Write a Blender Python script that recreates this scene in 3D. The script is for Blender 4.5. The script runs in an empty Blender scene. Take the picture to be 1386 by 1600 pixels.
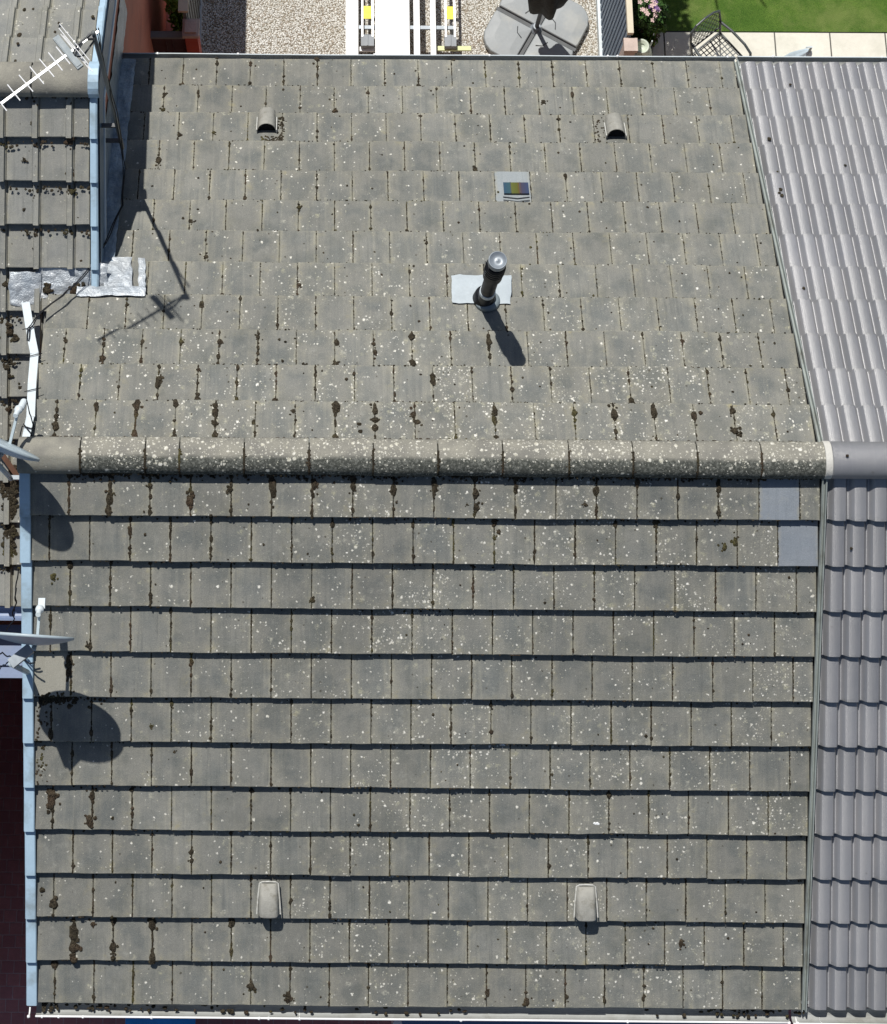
import bpy, math, random
from mathutils import Vector, Matrix, noise as mnoise
random.seed(7)
S = bpy.context.scene
R_ = random.random
def U(a, b): return a + (b - a) * random.random()

# ---------------------------------------------------------------- camera
CAM = Vector((2.0816, -2.3672, 15.5407))
RM = Matrix(((0.999961, -0.00540827, 0.00698271), (0.00759985, 0.92968532, -0.36827633), (-0.00449998, 0.36831503, 0.92969016)))
FPX = 3340.24; PPX = 477.2; PPY = -50.4                 # a crop of a larger frame: the lens axis lies off centre
cd = bpy.data.cameras.new('camera'); cam = bpy.data.objects.new('camera', cd); S.collection.objects.link(cam)
cd.sensor_fit = 'VERTICAL'; cd.sensor_height = 36; cd.lens = FPX / 1600 * 36
cd.shift_x = (693 - PPX) / 1600; cd.shift_y = -(800 - PPY) / 1600
cd.clip_start = 0.5; cd.clip_end = 500
cam.matrix_world = Matrix.Translation(CAM) @ RM.to_4x4()
S.camera = cam
S.render.resolution_x = 887; S.render.resolution_y = 1024

# ---------------------------------------------------------------- light
TRAVEL = Vector((.205, -.475, -1.0)).normalized()
ELEV = math.asin(-TRAVEL.z)
w = bpy.data.worlds.new('World'); S.world = w; w.use_nodes = True
wn = w.node_tree.nodes; sky = wn.new('ShaderNodeTexSky'); sky.sky_type = 'NISHITA'; sky.sun_disc = False
sky.sun_elevation = ELEV; sky.sun_rotation = math.atan2(-TRAVEL.x, -TRAVEL.y)
w.node_tree.links.new(sky.outputs[0], wn['Background'].inputs[0]); wn['Background'].inputs[1].default_value = 0.066
sl = bpy.data.lights.new('sun', 'SUN'); sl.energy = 4.95; sl.angle = math.radians(.55); sl.color = (1, .965, .905)
so = bpy.data.objects.new('sun', sl); S.collection.objects.link(so); so.rotation_euler = TRAVEL.to_track_quat('-Z', 'Y').to_euler()
so.location = (0, 0, 30)
S.view_settings.view_transform = 'Standard'; S.view_settings.look = 'None'; S.view_settings.exposure = 0.0; S.view_settings.gamma = 1

# ---------------------------------------------------------------- geometry helpers
TH = 0.5123; ST, CT = math.sin(TH), math.cos(TH)
GZ = -7.1                                               # ground level (ridge of the roof is z = 0)
W = .292; G = .3452
def ray(px, py): return RM @ Vector(((px - PPX) / FPX, -(py - PPY) / FPX, -1))
def at(px, py, z):
    v = ray(px, py); return CAM + v * ((z - CAM.z) / v.z)
def on(px, py, side=1, h=0, yo=0):                       # point of a roof slope
    n = Vector((0, side * ST, CT)); v = ray(px, py); d = h + n.dot(Vector((0, yo, 0)))
    return CAM + v * ((d - CAM.dot(n)) / v.dot(n))
def SL(side, x, s, h=0, yo=0):                           # slope coordinates: x along, s down the slope, h off it
    return Vector((x, yo + side * (s * CT + h * ST), -s * ST + h * CT))

class MB:
    def __init__(s): s.v = []; s.f = []; s.a = None
    def add(s, vs, fs):
        b = len(s.v); s.v.extend(vs); s.f.extend([tuple(b + i for i in f) for f in fs])
    def grid(s, rows, close=False):
        b = len(s.v); m = len(rows[0])
        for r in rows: s.v.extend(r)
        for i in range(len(rows) - 1):
            for j in range(m if close else m - 1):
                k = (j + 1) % m
                s.f.append((b + i * m + j, b + i * m + k, b + (i + 1) * m + k, b + (i + 1) * m + j))
        return b
    def box(s, c, d, ax=None):                           # centre, full sizes, optional 3 axes
        c = Vector(c); ax = ax or (Vector((1, 0, 0)), Vector((0, 1, 0)), Vector((0, 0, 1)))
        o = [c + ax[0] * (d[0] / 2 * i) + ax[1] * (d[1] / 2 * j) + ax[2] * (d[2] / 2 * k) for i in (-1, 1) for j in (-1, 1) for k in (-1, 1)]
        s.add(o, [(0, 1, 3, 2), (4, 6, 7, 5), (0, 4, 5, 1), (2, 3, 7, 6), (0, 2, 6, 4), (1, 5, 7, 3)])
    def bar(s, a, b, w_, h_=None, up=(0, 0, 1)):         # rectangular bar from a to b
        a = Vector(a); b = Vector(b); d = (b - a); L = d.length; d.normalize(); up = Vector(up)
        sd = d.cross(up)
        if sd.length < 1e-4: sd = d.cross(Vector((1, 0, 0)))
        sd.normalize(); u2 = sd.cross(d).normalized()
        s.box((a + b) / 2, (L, w_, h_ or w_), (d, sd, u2))
    def lathe(s, c, prof, n=24, axis=(0, 0, 1), caps=True, arc=None):   # prof: (radius, distance along axis)
        ax = Vector(axis).normalized(); q = ax.to_track_quat('Z', 'Y'); c = Vector(c)
        rows = [[c + q @ Vector((r * math.cos(2 * math.pi * j / n), r * math.sin(2 * math.pi * j / n), z)) for j in range(n)] for r, z in prof]
        b = s.grid(rows, True)
        if caps: s.f.append(tuple(b + j for j in reversed(range(n)))); e = b + (len(prof) - 1) * n; s.f.append(tuple(e + j for j in range(n)))
    def tube(s, pts, r, n=8, taper=None):
        pts = [Vector(p) for p in pts]; rows = []
        for i, p in enumerate(pts):
            t = (pts[min(i + 1, len(pts) - 1)] - pts[max(i - 1, 0)]).normalized()
            u = t.cross(Vector((0.31, .17, .93))).normalized(); v = t.cross(u)
            rr = r if taper is None else r + (taper - r) * i / (len(pts) - 1)
            rows.append([p + (u * math.cos(2 * math.pi * j / n) + v * math.sin(2 * math.pi * j / n)) * rr for j in range(n)])
        b = s.grid(rows, True); s.f.append(tuple(b + j for j in reversed(range(n)))); e = b + (len(pts) - 1) * n; s.f.append(tuple(e + j for j in range(n)))
    def prism(s, poly, z0, z1):                          # poly of (x, y)
        n = len(poly); vs = [Vector((x, y, z)) for z in (z0, z1) for x, y in poly]
        s.add(vs, [tuple(reversed(range(n))), tuple(range(n, 2 * n))] + [(i, (i + 1) % n, n + (i + 1) % n, n + i) for i in range(n)])
    def blob(s, c, rx, ry, rz, ax, n=7, m=4, jit=.25):   # lumpy half-buried ellipsoid in axes ax
        c = Vector(c); rows = []; sd = Vector((U(0, 50), U(0, 50), U(0, 50)))
        for i in range(1, m):
            ph = math.pi * .62 * i / (m - 1)
            row = []
            for j in range(n):
                a = 2 * math.pi * (j + .5 * (i % 2)) / n
                k = 1 + jit * 2 * (R_() - .5)
                row.append(c + ax[0] * (rx * math.sin(ph) * math.cos(a) * k) + ax[1] * (ry * math.sin(ph) * math.sin(a) * k) + ax[2] * (rz * math.cos(ph) * (1 + jit * (R_() - .5))))
            rows.append(row)
        b = len(s.v); s.v.append(c + ax[2] * rz * U(.85, 1.1))
        for r in rows: s.v.extend(r)
        for j in range(n): s.f.append((b, b + 1 + j, b + 1 + (j + 1) % n))
        for i in range(len(rows) - 1):
            for j in range(n):
                k = (j + 1) % n; s.f.append((b + 1 + i * n + j, b + 1 + (i + 1) * n + j, b + 1 + (i + 1) * n + k, b + 1 + i * n + k))

def root_of(o):
    while o.parent: o = o.parent
    return o
def build(name, mb, mat, parent=None, smooth=False, loc=None, label=None, kind=None, attr=None):
    me = bpy.data.meshes.new(name)
    off = Vector(root_of(parent).location) if parent else Vector(loc or (0, 0, 0))
    me.from_pydata([tuple(Vector(v) - off) for v in mb.v], [], mb.f); me.materials.append(mat)
    if smooth: me.polygons.foreach_set('use_smooth', [True] * len(me.polygons))
    if attr:
        ca = me.color_attributes.new('tile', 'FLOAT_COLOR', 'POINT'); flat = [x for a in attr for x in a]; ca.data.foreach_set('color', flat)
    me.update(); me.validate()
    o = bpy.data.objects.new(name, me); S.collection.objects.link(o)
    if parent: o.parent = parent
    else: o.location = off
    if label: o['label'] = label
    if kind: o['kind'] = kind
    return o
def thing(name, loc, label, cat, group=None):
    o = bpy.data.objects.new(name, None); S.collection.objects.link(o); o.location = loc; o.empty_display_size = .1
    o['label'] = label; o['category'] = cat
    if group: o['group'] = group
    return o
def tag(o, label, cat, group=None):
    o['label'] = label; o['category'] = cat
    if group: o['group'] = group
    return o

# ---------------------------------------------------------------- materials
class NT:
    def __init__(s, name):
        s.m = bpy.data.materials.new(name); s.m.use_nodes = True; s.t = s.m.node_tree; s.b = s.t.nodes['Principled BSDF']
        s.geo = s.t.nodes.new('ShaderNodeNewGeometry').outputs['Position']
    def n(s, typ, props=None, **ins):
        nd = s.t.nodes.new('ShaderNode' + typ)
        for k, v in (props or {}).items(): setattr(nd, k, v)
        for k, v in ins.items():
            key = int(k[1:]) if k[0] == 'i' and k[1:].isdigit() else k
            s.set(nd.inputs[key], v)
        return nd
    def set(s, sock, v):
        if hasattr(v, 'is_output') or isinstance(v, bpy.types.NodeSocket): s.t.links.new(v, sock)
        else:
            if sock.type == 'RGBA' and len(v) == 3: v = (*v, 1)
            sock.default_value = v
    def math(s, op, a, b=0., c=None, clamp=False):
        nd = s.t.nodes.new('ShaderNodeMath'); nd.operation = op; nd.use_clamp = clamp
        s.set(nd.inputs[0], a); s.set(nd.inputs[1], b)
        if c is not None: s.set(nd.inputs[2], c)
        return nd.outputs[0]
    def mix(s, f, a, b, blend='MIX'):
        nd = s.t.nodes.new('ShaderNodeMix'); nd.data_type = 'RGBA'; nd.blend_type = blend
        s.set(nd.inputs[0], f); s.set(nd.inputs[6], a); s.set(nd.inputs[7], b); return nd.outputs[2]
    def rng(s, v, a, b, c=0., d=1.):
        nd = s.t.nodes.new('ShaderNodeMapRange'); s.set(nd.inputs[0], v)
        for i, x in zip((1, 2, 3, 4), (a, b, c, d)): s.set(nd.inputs[i], x)
        return nd.outputs[0]
    def noise(s, scale, detail=3., rough=.55, vec=None, out=0):
        nd = s.t.nodes.new('ShaderNodeTexNoise'); s.t.links.new(vec or s.geo, nd.inputs['Vector'])
        nd.inputs['Scale'].default_value = scale; nd.inputs['Detail'].default_value = detail; nd.inputs['Roughness'].default_value = rough
        return nd.outputs[out]
    def map(s, scale=(1, 1, 1), rot=(0, 0, 0), loc=(0, 0, 0)):
        nd = s.t.nodes.new('ShaderNodeMapping'); s.t.links.new(s.geo, nd.inputs[0]); nd.inputs['Scale'].default_value = scale
        nd.inputs['Rotation'].default_value = rot; nd.inputs['Location'].default_value = loc; return nd.outputs[0]
    def warp(s, amt, scale):
        c = s.noise(scale, 2, .5, out=1)
        a = s.n('VectorMath', {'operation': 'SUBTRACT'}, i0=c, i1=(.5, .5, .5)).outputs[0]
        b = s.n('VectorMath', {'operation': 'SCALE'}, i0=a, Scale=amt).outputs[0]
        return s.n('VectorMath', {'operation': 'ADD'}, i0=s.geo, i1=b).outputs[0]
    def specks(s, scale, dens, rmin, rmax, warpamt=.012, seed=0.):
        v = s.warp(warpamt, 75); w2 = s.n('VectorMath', {'operation': 'SCALE'}, i0=s.noise(190, 1, .5, out=1), Scale=.009).outputs[0]; v = s.n('VectorMath', {'operation': 'ADD'}, i0=v, i1=w2).outputs[0]
        v = s.n('VectorMath', {'operation': 'ADD'}, i0=v, i1=(seed, seed * .7, seed * 1.3)).outputs[0]
        vo = s.n('TexVoronoi', {'feature': 'F1'}, Vector=v, Scale=scale)
        sep = s.n('SeparateColor', Color=vo.outputs['Color'])
        pres = s.math('LESS_THAN', sep.outputs[1], dens)
        r = s.math('MULTIPLY_ADD', s.math('POWER', sep.outputs[0], 2.0), rmax - rmin, rmin)
        k = s.rng(s.math('SUBTRACT', vo.outputs['Distance'], r), -.09, .07, 1., 0.)
        return s.math('MULTIPLY', pres, k)
    def bump(s, h, dist, strength=1.):
        nd = s.n('Bump', Height=h, Distance=dist, Strength=strength); s.t.links.new(nd.outputs[0], s.b.inputs['Normal'])
    def out(s, color, rough=.8, spec=.3, metal=0.):
        s.set(s.b.inputs['Base Color'], color); s.set(s.b.inputs['Roughness'], rough); s.b.inputs['Specular IOR Level'].default_value = spec
        s.b.inputs['Metallic'].default_value = metal; return s.m

def plain(name, col, rough=.6, var=.12, scale=8, bump=0.0, bscale=60, spec=.4, metal=0., dirt=None):
    t = NT(name); c1 = tuple(x * (1 - var) for x in col); c2 = tuple(min(1, x * (1 + var)) for x in col)
    c = t.mix(t.rng(t.noise(scale, 4), .3, .7), c1, c2)
    c = t.mix(t.math('MULTIPLY', t.rng(t.noise(scale * 9, 2), .35, .65), .35), c, tuple(x * .85 for x in col))
    if dirt: c = t.mix(t.rng(t.noise(scale * .7, 5, .65, vec=t.map((1, 1, 1), loc=(3, 7, 1))), .52, .68, 0., dirt[1]), c, dirt[0])
    if bump: t.bump(t.noise(bscale, 3), bump)
    return t.out(c, t.rng(t.noise(scale * 2, 2), .2, .8, rough * .85, min(1, rough * 1.15)), spec, metal)

def tile_mat(name, ca, cb, cedge, lich=1.0, grime=.5, house=True):
    t = NT(name)
    at_ = t.n('Attribute', {'attribute_name': 'tile'}); sep = t.n('SeparateColor', Color=at_.outputs['Color'])
    u, v, r1 = sep.outputs[0], sep.outputs[1], sep.outputs[2]; r2 = at_.outputs['Alpha']
    xyz = t.n('SeparateXYZ', Vector=t.geo)
    # broad body colour: blue-grey heart, warmer drifts
    vec2 = t.n('VectorMath', {'operation': 'ADD'}, i0=t.geo, i1=t.n('CombineXYZ', X=t.math('MULTIPLY', r1, 9.), Y=t.math('MULTIPLY', r2, 7.), Z=0.).outputs[0]).outputs[0]
    blot = t.noise(5.5, 3, .5, vec=vec2)
    c = t.mix(t.rng(blot, t.rng(r2, 0., 1., .33, .46), t.rng(r1, 0., 1., .52, .66)), ca, cb)
    eu = t.math('ABSOLUTE', t.math('SUBTRACT', u, .5))
    edge = t.math('ADD', t.rng(eu, .2, .5), t.math('MULTIPLY', t.rng(v, .72, 1.), .6))
    edge = t.math('MULTIPLY', edge, t.rng(t.noise(9, 3, .6), .3, .65))
    c = t.mix(t.math('MULTIPLY', edge, .8, clamp=True), c, cedge)
    rim2 = t.math('MULTIPLY', t.rng(eu, .40, .48), t.rng(t.noise(11, 4, .7, vec=t.map((1, 1, 1), loc=(7, 7, 2))), .42, .58)); c = t.mix(t.math('MULTIPLY', rim2, .75), c, (.33, .315, .245))
    # rain streaks running down the slope
    st = t.noise(1, 3, .6, vec=t.map((38, 2.2, 2.2)))
    c = t.mix(t.math('MULTIPLY', t.rng(st, .5, .70), t.rng(r1, 0., 1., .15, .6)), c, tuple(x * .72 for x in ca))
    c = t.mix(t.math('MULTIPLY', t.rng(t.noise(1, 2, .6, vec=t.map((24, 1.6, 1.6), loc=(4, 1, 2))), .55, .75), .25), c, tuple(min(1, x * 1.3) for x in cedge))
    # per tile value
    k = t.math('MULTIPLY_ADD', r1, .17, .915); kk = t.n('CombineColor', Red=k, Green=k, Blue=k).outputs[0]
    c = t.mix(1., c, kk, 'MULTIPLY')
    warm = t.rng(r2, .45, 1., 0., .55); c = t.mix(warm, c, t.mix(.45, c, (.22, .212, .18)))
    # chips and pale worn rims along the tail
    rim = t.math('MULTIPLY', t.rng(v, .965, .995), t.rng(t.noise(26, 3, .7), .45, .6)); c = t.mix(t.math('MULTIPLY', rim, .6), c, (.36, .35, .30))
    # patchy grey crust
    cr = t.rng(t.noise(16, 5, .75, vec=t.map((1, 1, 1), loc=(6, 2, 9))), .54, .66); c = t.mix(t.math('MULTIPLY', cr, t.math('MULTIPLY', t.rng(t.noise(2.3, 2), .4, .65), .42)), c, (.33, .33, .30))
    # exposed aggregate
    g = t.noise(210, 2, .7); c = t.mix(t.rng(g, .35, .75, 0., .55), c, tuple(x * .6 for x in ca))
    g2 = t.noise(330, 1, .5, vec=t.map((1, 1, 1), loc=(9, 2, 5))); c = t.mix(t.rng(g2, .55, .8, 0., .5), c, tuple(min(1, x * 1.7) for x in cedge))
    # broad weathering zones over the whole slope
    z1 = t.rng(t.noise(.75, 4, .6, vec=t.map((1, 1, 1), loc=(8, 1, 2))), .35, .65, .90, 1.08); c = t.mix(1., c, t.n('CombineColor', Red=z1, Green=z1, Blue=t.math('MULTIPLY', z1, .99)).outputs[0], 'MULTIPLY')
    # dark algae
    al = t.rng(t.noise(3.1, 5, .7, vec=t.map((1, 1, 1), loc=(11, 3, 8))), .52, .72, 0., grime)
    c = t.mix(t.math('MULTIPLY', al, .6), c, (ca[0] * .5, ca[1] * .52, ca[2] * .46))
    if lich:
        y = xyz.outputs[1]; x = xyz.outputs[0]
        if house:
            db = t.rng(y, .1, 1.75, .62, .085); df = t.math('MULTIPLY', t.rng(y, -3.7, -.2, .17, .34), t.rng(x, .3, 3.2, .30, 1.35))
            db = t.math('MULTIPLY', db, t.rng(t.math('ABSOLUTE', t.math('SUBTRACT', x, 3.)), .5, 2.9, 1.25, .62))
            d = t.mix(t.math('GREATER_THAN', y, 0.), t.n('CombineColor', Red=df, Green=df, Blue=df).outputs[0], t.n('CombineColor', Red=db, Green=db, Blue=db).outputs[0])
            d = t.n('SeparateColor', Color=d).outputs[0]
        else: d = .16
        patch = t.rng(t.noise(2.6, 4, .65, vec=vec2), .38, .64, .04, 2.0)
        near = t.math('ADD', .62, t.math('MULTIPLY', edge, .75))
        d = t.math('MULTIPLY', t.math('MULTIPLY', d, t.math('MULTIPLY', patch, t.rng(r2, 0., 1., .35, 1.65))), near); d = t.math('MULTIPLY', d, lich)
        s1 = t.specks(30, t.math('MULTIPLY', d, .62), .08, .34, .022)
        s2 = t.specks(50, t.math('MULTIPLY', d, .85), .12, .42, .018, 3.3)
        s3 = t.specks(82, t.math('MULTIPLY', d, .35), .12, .45, .012, 7.1)
        lm = t.rng(t.noise(60, 2), .35, .7)
        lc = t.mix(lm, (.52, .5, .42), (.80, .79, .74))
        c = t.mix(t.math('MULTIPLY', s1, .95), c, lc); c = t.mix(t.math('MULTIPLY', s2, .8), c, lc); c = t.mix(t.math('MULTIPLY', s3, .6), c, (.45, .43, .33))
        ro = t.n('TexVoronoi', {'feature': 'F1'}, Vector=t.warp(.05, 26), Scale=15.); rs = t.n('SeparateColor', Color=ro.outputs['Color'])
        ring = t.math('MULTIPLY', t.rng(ro.outputs['Distance'], .12, .42, 1., 0.), t.math('LESS_THAN', rs.outputs[0], t.math('MULTIPLY', d, .8)))
        ring = t.math('MULTIPLY', ring, t.rng(t.noise(75, 3, .7), .4, .62)); c = t.mix(t.math('MULTIPLY', ring, .75), c, t.mix(rs.outputs[1], (.46, .45, .38), (.36, .35, .24)))
        # yellow-ochre crustose bloom
        yb = t.math('MULTIPLY', t.rng(t.noise(14, 4, .7, vec=t.map((1, 1, 1), loc=(2, 9, 4))), .56, .7), t.math('MULTIPLY', edge, .55))
        c = t.mix(t.math('MULTIPLY', yb, lich, clamp=True), c, (.29, .26, .15))
        # brown-black specks of dead moss
        s4 = t.specks(34, .035, .10, .3, .012, 5.5); c = t.mix(t.math('MULTIPLY', s4, .8), c, (.045, .04, .028))
    hgt = t.math('ADD', t.math('MULTIPLY', t.noise(150, 3, .7), .6), t.math('MULTIPLY', t.noise(18, 3), .9))
    t.bump(hgt, .004, .9)
    return t.out(c, .88, .25)

M = {}
M['tile'] = tile_mat('weathered_tile', (.136, .145, .142), (.199, .199, .184), (.274, .261, .214))
M['old_tile'] = tile_mat('ribbed_tile', (.205, .212, .208), (.262, .262, .246), (.31, .305, .265), .5, .45, False)
M['light_tile'] = tile_mat('pale_grey_tile', (.27, .30, .32), (.30, .33, .35), (.27, .30, .31), 0, .05, False)
M['tan_tile'] = tile_mat('plain_tan_tile', (.27, .265, .23), (.30, .29, .25), (.31, .30, .26), 0, .1, False)
M['new_tile'] = tile_mat('newer_tile', (.215, .245, .285), (.235, .262, .300), (.225, .25, .285), 0, .04, False)
def roll_mat():
    t = NT('smooth_roll_tile'); at_ = t.n('Attribute', {'attribute_name': 'tile'}); sep = t.n('SeparateColor', Color=at_.outputs['Color'])
    c = t.mix(t.rng(t.noise(2.4, 4, .6), .35, .65), (.166, .169, .180), (.200, .198, .204))
    c = t.mix(t.math('MULTIPLY', t.rng(t.noise(1, 2, .6, vec=t.map((30, 1.8, 1.8))), .5, .75), .3), c, (.26, .26, .27))
    c = t.mix(t.rng(t.noise(240, 2, .6), .4, .8, 0., .5), c, (.12, .12, .14))
    c = t.mix(t.rng(t.noise(.9, 4, .65), .5, .68, 0., .35), c, (.15, .15, .15)); c = t.mix(t.math('MULTIPLY', t.rng(sep.outputs[1], .9, 1.), t.rng(t.noise(24, 3, .7), .45, .6, 0., .5)), c, (.10, .10, .09)); k = t.math('MULTIPLY_ADD', sep.outputs[2], .22, .89); c = t.mix(1., c, t.n('CombineColor', Red=k, Green=k, Blue=k).outputs[0], 'MULTIPLY')
    s = t.specks(18, .02, .1, .25, .01, 2.); c = t.mix(t.math('MULTIPLY', s, .7), c, (.08, .07, .06))
    t.bump(t.math('ADD', t.noise(260, 2), t.math('MULTIPLY', t.noise(12, 2), .6)), .0018, .7)
    t.b.inputs['Anisotropic'].default_value = .9; t.b.inputs['Anisotropic Rotation'].default_value = .25
    t.set(t.b.inputs['Tangent'], t.n('CombineXYZ', X=1., Y=0., Z=0.).outputs[0])
    t.b.inputs['IOR'].default_value = 2.1; t.b.inputs['Anisotropic'].default_value = .90
    return t.out(c, .42, .7)
M['roll'] = roll_mat()
def ridge_mat():
    t = NT('lichened_ridge'); xyz = t.n('SeparateXYZ', Vector=t.geo)
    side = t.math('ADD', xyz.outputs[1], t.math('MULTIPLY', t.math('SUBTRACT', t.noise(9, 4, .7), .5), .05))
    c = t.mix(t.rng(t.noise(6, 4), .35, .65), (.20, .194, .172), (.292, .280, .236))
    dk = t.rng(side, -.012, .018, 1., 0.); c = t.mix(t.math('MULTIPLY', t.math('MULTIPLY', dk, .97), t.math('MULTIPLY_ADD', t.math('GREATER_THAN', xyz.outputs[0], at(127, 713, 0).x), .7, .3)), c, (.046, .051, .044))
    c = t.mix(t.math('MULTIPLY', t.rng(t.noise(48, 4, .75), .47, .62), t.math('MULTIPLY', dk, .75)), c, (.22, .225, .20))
    d = t.rng(side, -.08, .03, .3, .85); young = t.math('GREATER_THAN', xyz.outputs[0], at(127, 713, 0).x)
    d = t.math('MULTIPLY', t.math('MULTIPLY', d, t.rng(t.noise(2.2, 3), .35, .6, .35, 1.1)), t.math('MULTIPLY_ADD', young, .97, .03))
    lc = t.mix(t.rng(t.noise(50, 2), .35, .7), (.5, .48, .38), (.82, .80, .73))
    for sc, k, sd in ((26, .9, 1.), (45, .9, 4.), (75, .7, 8.)):
        c = t.mix(t.math('MULTIPLY', t.specks(sc, t.math('MULTIPLY', d, k), .12, .42, .012, sd), .9), c, lc)
    c = t.mix(t.rng(t.noise(180, 2, .7), .4, .8, 0., .5), c, (.10, .10, .09))
    t.bump(t.math('ADD', t.noise(140, 3, .7), t.noise(25, 3)), .004, .9)
    return t.out(c, .9, .2)
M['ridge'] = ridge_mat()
def moss_mat():
    t = NT('moss_clump'); c = t.mix(t.rng(t.noise(22, 4, .7), .35, .65), (.036, .030, .022), (.100, .083, .056))
    c = t.mix(t.rng(t.noise(3.2, 3, .6, vec=t.map((1, 1, 1), loc=(5, 5, 5))), .5, .68, 0., .7), c, (.125, .080, .055))
    c = t.mix(t.rng(t.noise(2.6, 3, .6, vec=t.map((1, 1, 1), loc=(1, 8, 3))), .56, .68, 0., .7), c, (.155, .145, .05))
    c = t.mix(t.rng(t.noise(120, 3, .8), .5, .68, 0., .7), c, (.17, .145, .10)); c = t.mix(t.rng(t.noise(90, 3, .8, vec=t.map((1, 1, 1), loc=(3, 1, 7))), .48, .6, 0., .8), c, (.016, .014, .010))
    t.bump(t.noise(130, 4, .85), .02, 1.); return t.out(c, .95, .1)
M['moss'] = moss_mat()
M['verge'] = plain('pale_blue_verge_plastic', (.35, .48, .59), .45, .07, 5, dirt=((.20, .25, .27), .75))
M['white_trim'] = plain('white_trim_plastic', (.58, .64, .67), .4, .03, 3, dirt=((.45, .48, .45), .35))
M['barge'] = plain('shaded_blue_barge', (.09, .15, .22), .45, .08, 3)  # verge blue darkened, shade below the roof edge put into the colour
M['white'] = plain('white_plastic', (.82, .83, .83), .35, .03, 3)
M['gutter'] = plain('grey_gutter', (.30, .31, .30), .5, .1, 4, dirt=((.12, .11, .08), .5))
M['dish'] = plain('pale_painted_metal', (.38, .45, .49), .4, .05, 5, dirt=((.25, .29, .27), .6))
M['alu'] = plain('bright_aluminium', (.88, .88, .88), .35, .04, 8, metal=.15)
M['galv'] = plain('galvanised_steel', (.24, .27, .30), .42, .1, 20, metal=.25)
M['dark_metal'] = plain('dark_metal', (.06, .065, .07), .5, .15, 10)
M['mast'] = plain('dull_grey_mast', (.14, .15, .15), .5, .15, 10)
M['black'] = plain('black_plastic', (.008, .009, .012), .5, .2, 8, spec=.18, dirt=((.05, .05, .05), .3))
M['hole'] = plain('dark_void', (.006, .006, .008), .9, .1)
M['grey_plate'] = plain('grey_aerial_plate', (.20, .24, .26), .5, .08, 10)
M['vent'] = plain('grey_vent_plastic', (.30, .295, .265), .7, .12, 18, .002, 90, dirt=((.17, .16, .13), .8))
M['vent_rim'] = plain('pale_vent_rim', (.50, .50, .47), .6, .15, 30, dirt=((.25, .24, .2), .7))
M['lead'] = None
def lead_mat(name, a, b, rough):
    t = NT(name); c = t.mix(t.rng(t.noise(7, 5, .7), .35, .65), a, b)
    c = t.mix(t.rng(t.noise(2.5, 4, .6, vec=t.map((1, 1, 1), loc=(4, 4, 1))), .5, .7, 0., .6), c, tuple(x * .6 for x in a))
    t.bump(t.math('ADD', t.noise(22, 5, .65), t.math('MULTIPLY', t.noise(90, 2), .3)), .02, .8)
    return t.out(c, .4, .5, .35)
M['lead'] = lead_mat('crumpled_flashband', (.40, .45, .50), (.66, .69, .71), .4)
M['lead_shaded'] = lead_mat('shaded_lead', (.16, .21, .27), (.30, .37, .44), .4)  # same lead darkened: the wall's shade is put into its colour
M['flash_plate'] = plain('pale_flue_plate', (.42, .47, .50), .45, .06, 6, .002, 30, dirt=((.35, .38, .4), .5))
M['strip'] = plain('greenish_strip', (.27, .30, .285), .5, .15, 5, dirt=((.12, .12, .10), .7))
M['mortar'] = plain('white_mortar', (.52, .51, .47), .85, .08, 15, .004, 60)
M['redwall'] = plain('red_brown_render', (.46, .17, .115), .85, .12, 2, .003, 70, dirt=((.22, .09, .07), .5))
M['redpier'] = plain('red_painted_brick', (.42, .07, .045), .8, .1, 5, .002, 60)
M['plum'] = plain('dark_plum_gate', (.06, .03, .035), .7, .15, 6)
M['stone'] = plain('pinkish_stone', (.52, .42, .37), .85, .12, 12, .004, 60)
M['brick_wall'] = None
def brick(name, a, b, mort, sc=1.0, bw=.215, bh=.105, vert=False, off=.5, rough=.85):
    t = NT(name); v = t.geo
    if vert: v = t.map((1, 1, 1), (math.radians(90), 0, 0))
    br = t.n('TexBrick', {'offset': off}, Vector=v, Color1=a, Color2=b, Mortar=mort, Scale=1.0, **{'Mortar Size': .006, 'Brick Width': bw, 'Row Height': bh, 'Bias': -.1, 'Mortar Smooth': .4})
    c = t.mix(t.rng(t.noise(14, 4, .7), .3, .7, 0., .5), br.outputs['Color'], tuple(x * .6 for x in a))
    c = t.mix(t.rng(t.noise(1.2, 4, .6), .5, .7, 0., .45), c, tuple(x * .75 for x in b))
    t.bump(t.math('ADD', t.math('MULTIPLY', br.outputs['Fac'], -1.), t.math('MULTIPLY', t.noise(90, 3), .4)), .004, .8)
    return t.out(c, rough, .25)
M['paver'] = brick('maroon_block_paving', (.60, .245, .225), (.47, .19, .185), (.62, .40, .37), rough=.85, bh=.112, bw=.125)
M['brick_wall'] = brick('house_brick', (.24, .13, .09), (.30, .16, .11), (.42, .38, .33), vert=True, bh=.075, bw=.225)
M['slab'] = plain('cream_patio_slab', (.66, .64, .56), .85, .07, 2.5, .002, 90, dirt=((.46, .45, .38), .5))
def gravel_mat():
    t = NT('pale_gravel'); vo = t.n('TexVoronoi', {'feature': 'F1'}, Vector=t.warp(.02, 30), Scale=58.)
    sep = t.n('SeparateColor', Color=vo.outputs['Color'])
    c = t.mix(sep.outputs[0], (.60, .59, .55), (.88, .87, .83)); c = t.mix(t.math('MULTIPLY', t.math('GREATER_THAN', sep.outputs[1], .8), .7), c, (.30, .22, .15))
    c = t.mix(t.rng(vo.outputs['Distance'], .42, .72), c, (.20, .17, .13))
    c = t.mix(t.rng(t.noise(1.5, 3), .4, .7, 0., .3), c, (.40, .37, .28))
    t.bump(t.math('MULTIPLY', vo.outputs['Distance'], -1.), .018, 1.); return t.out(c, .9, .2)
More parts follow.
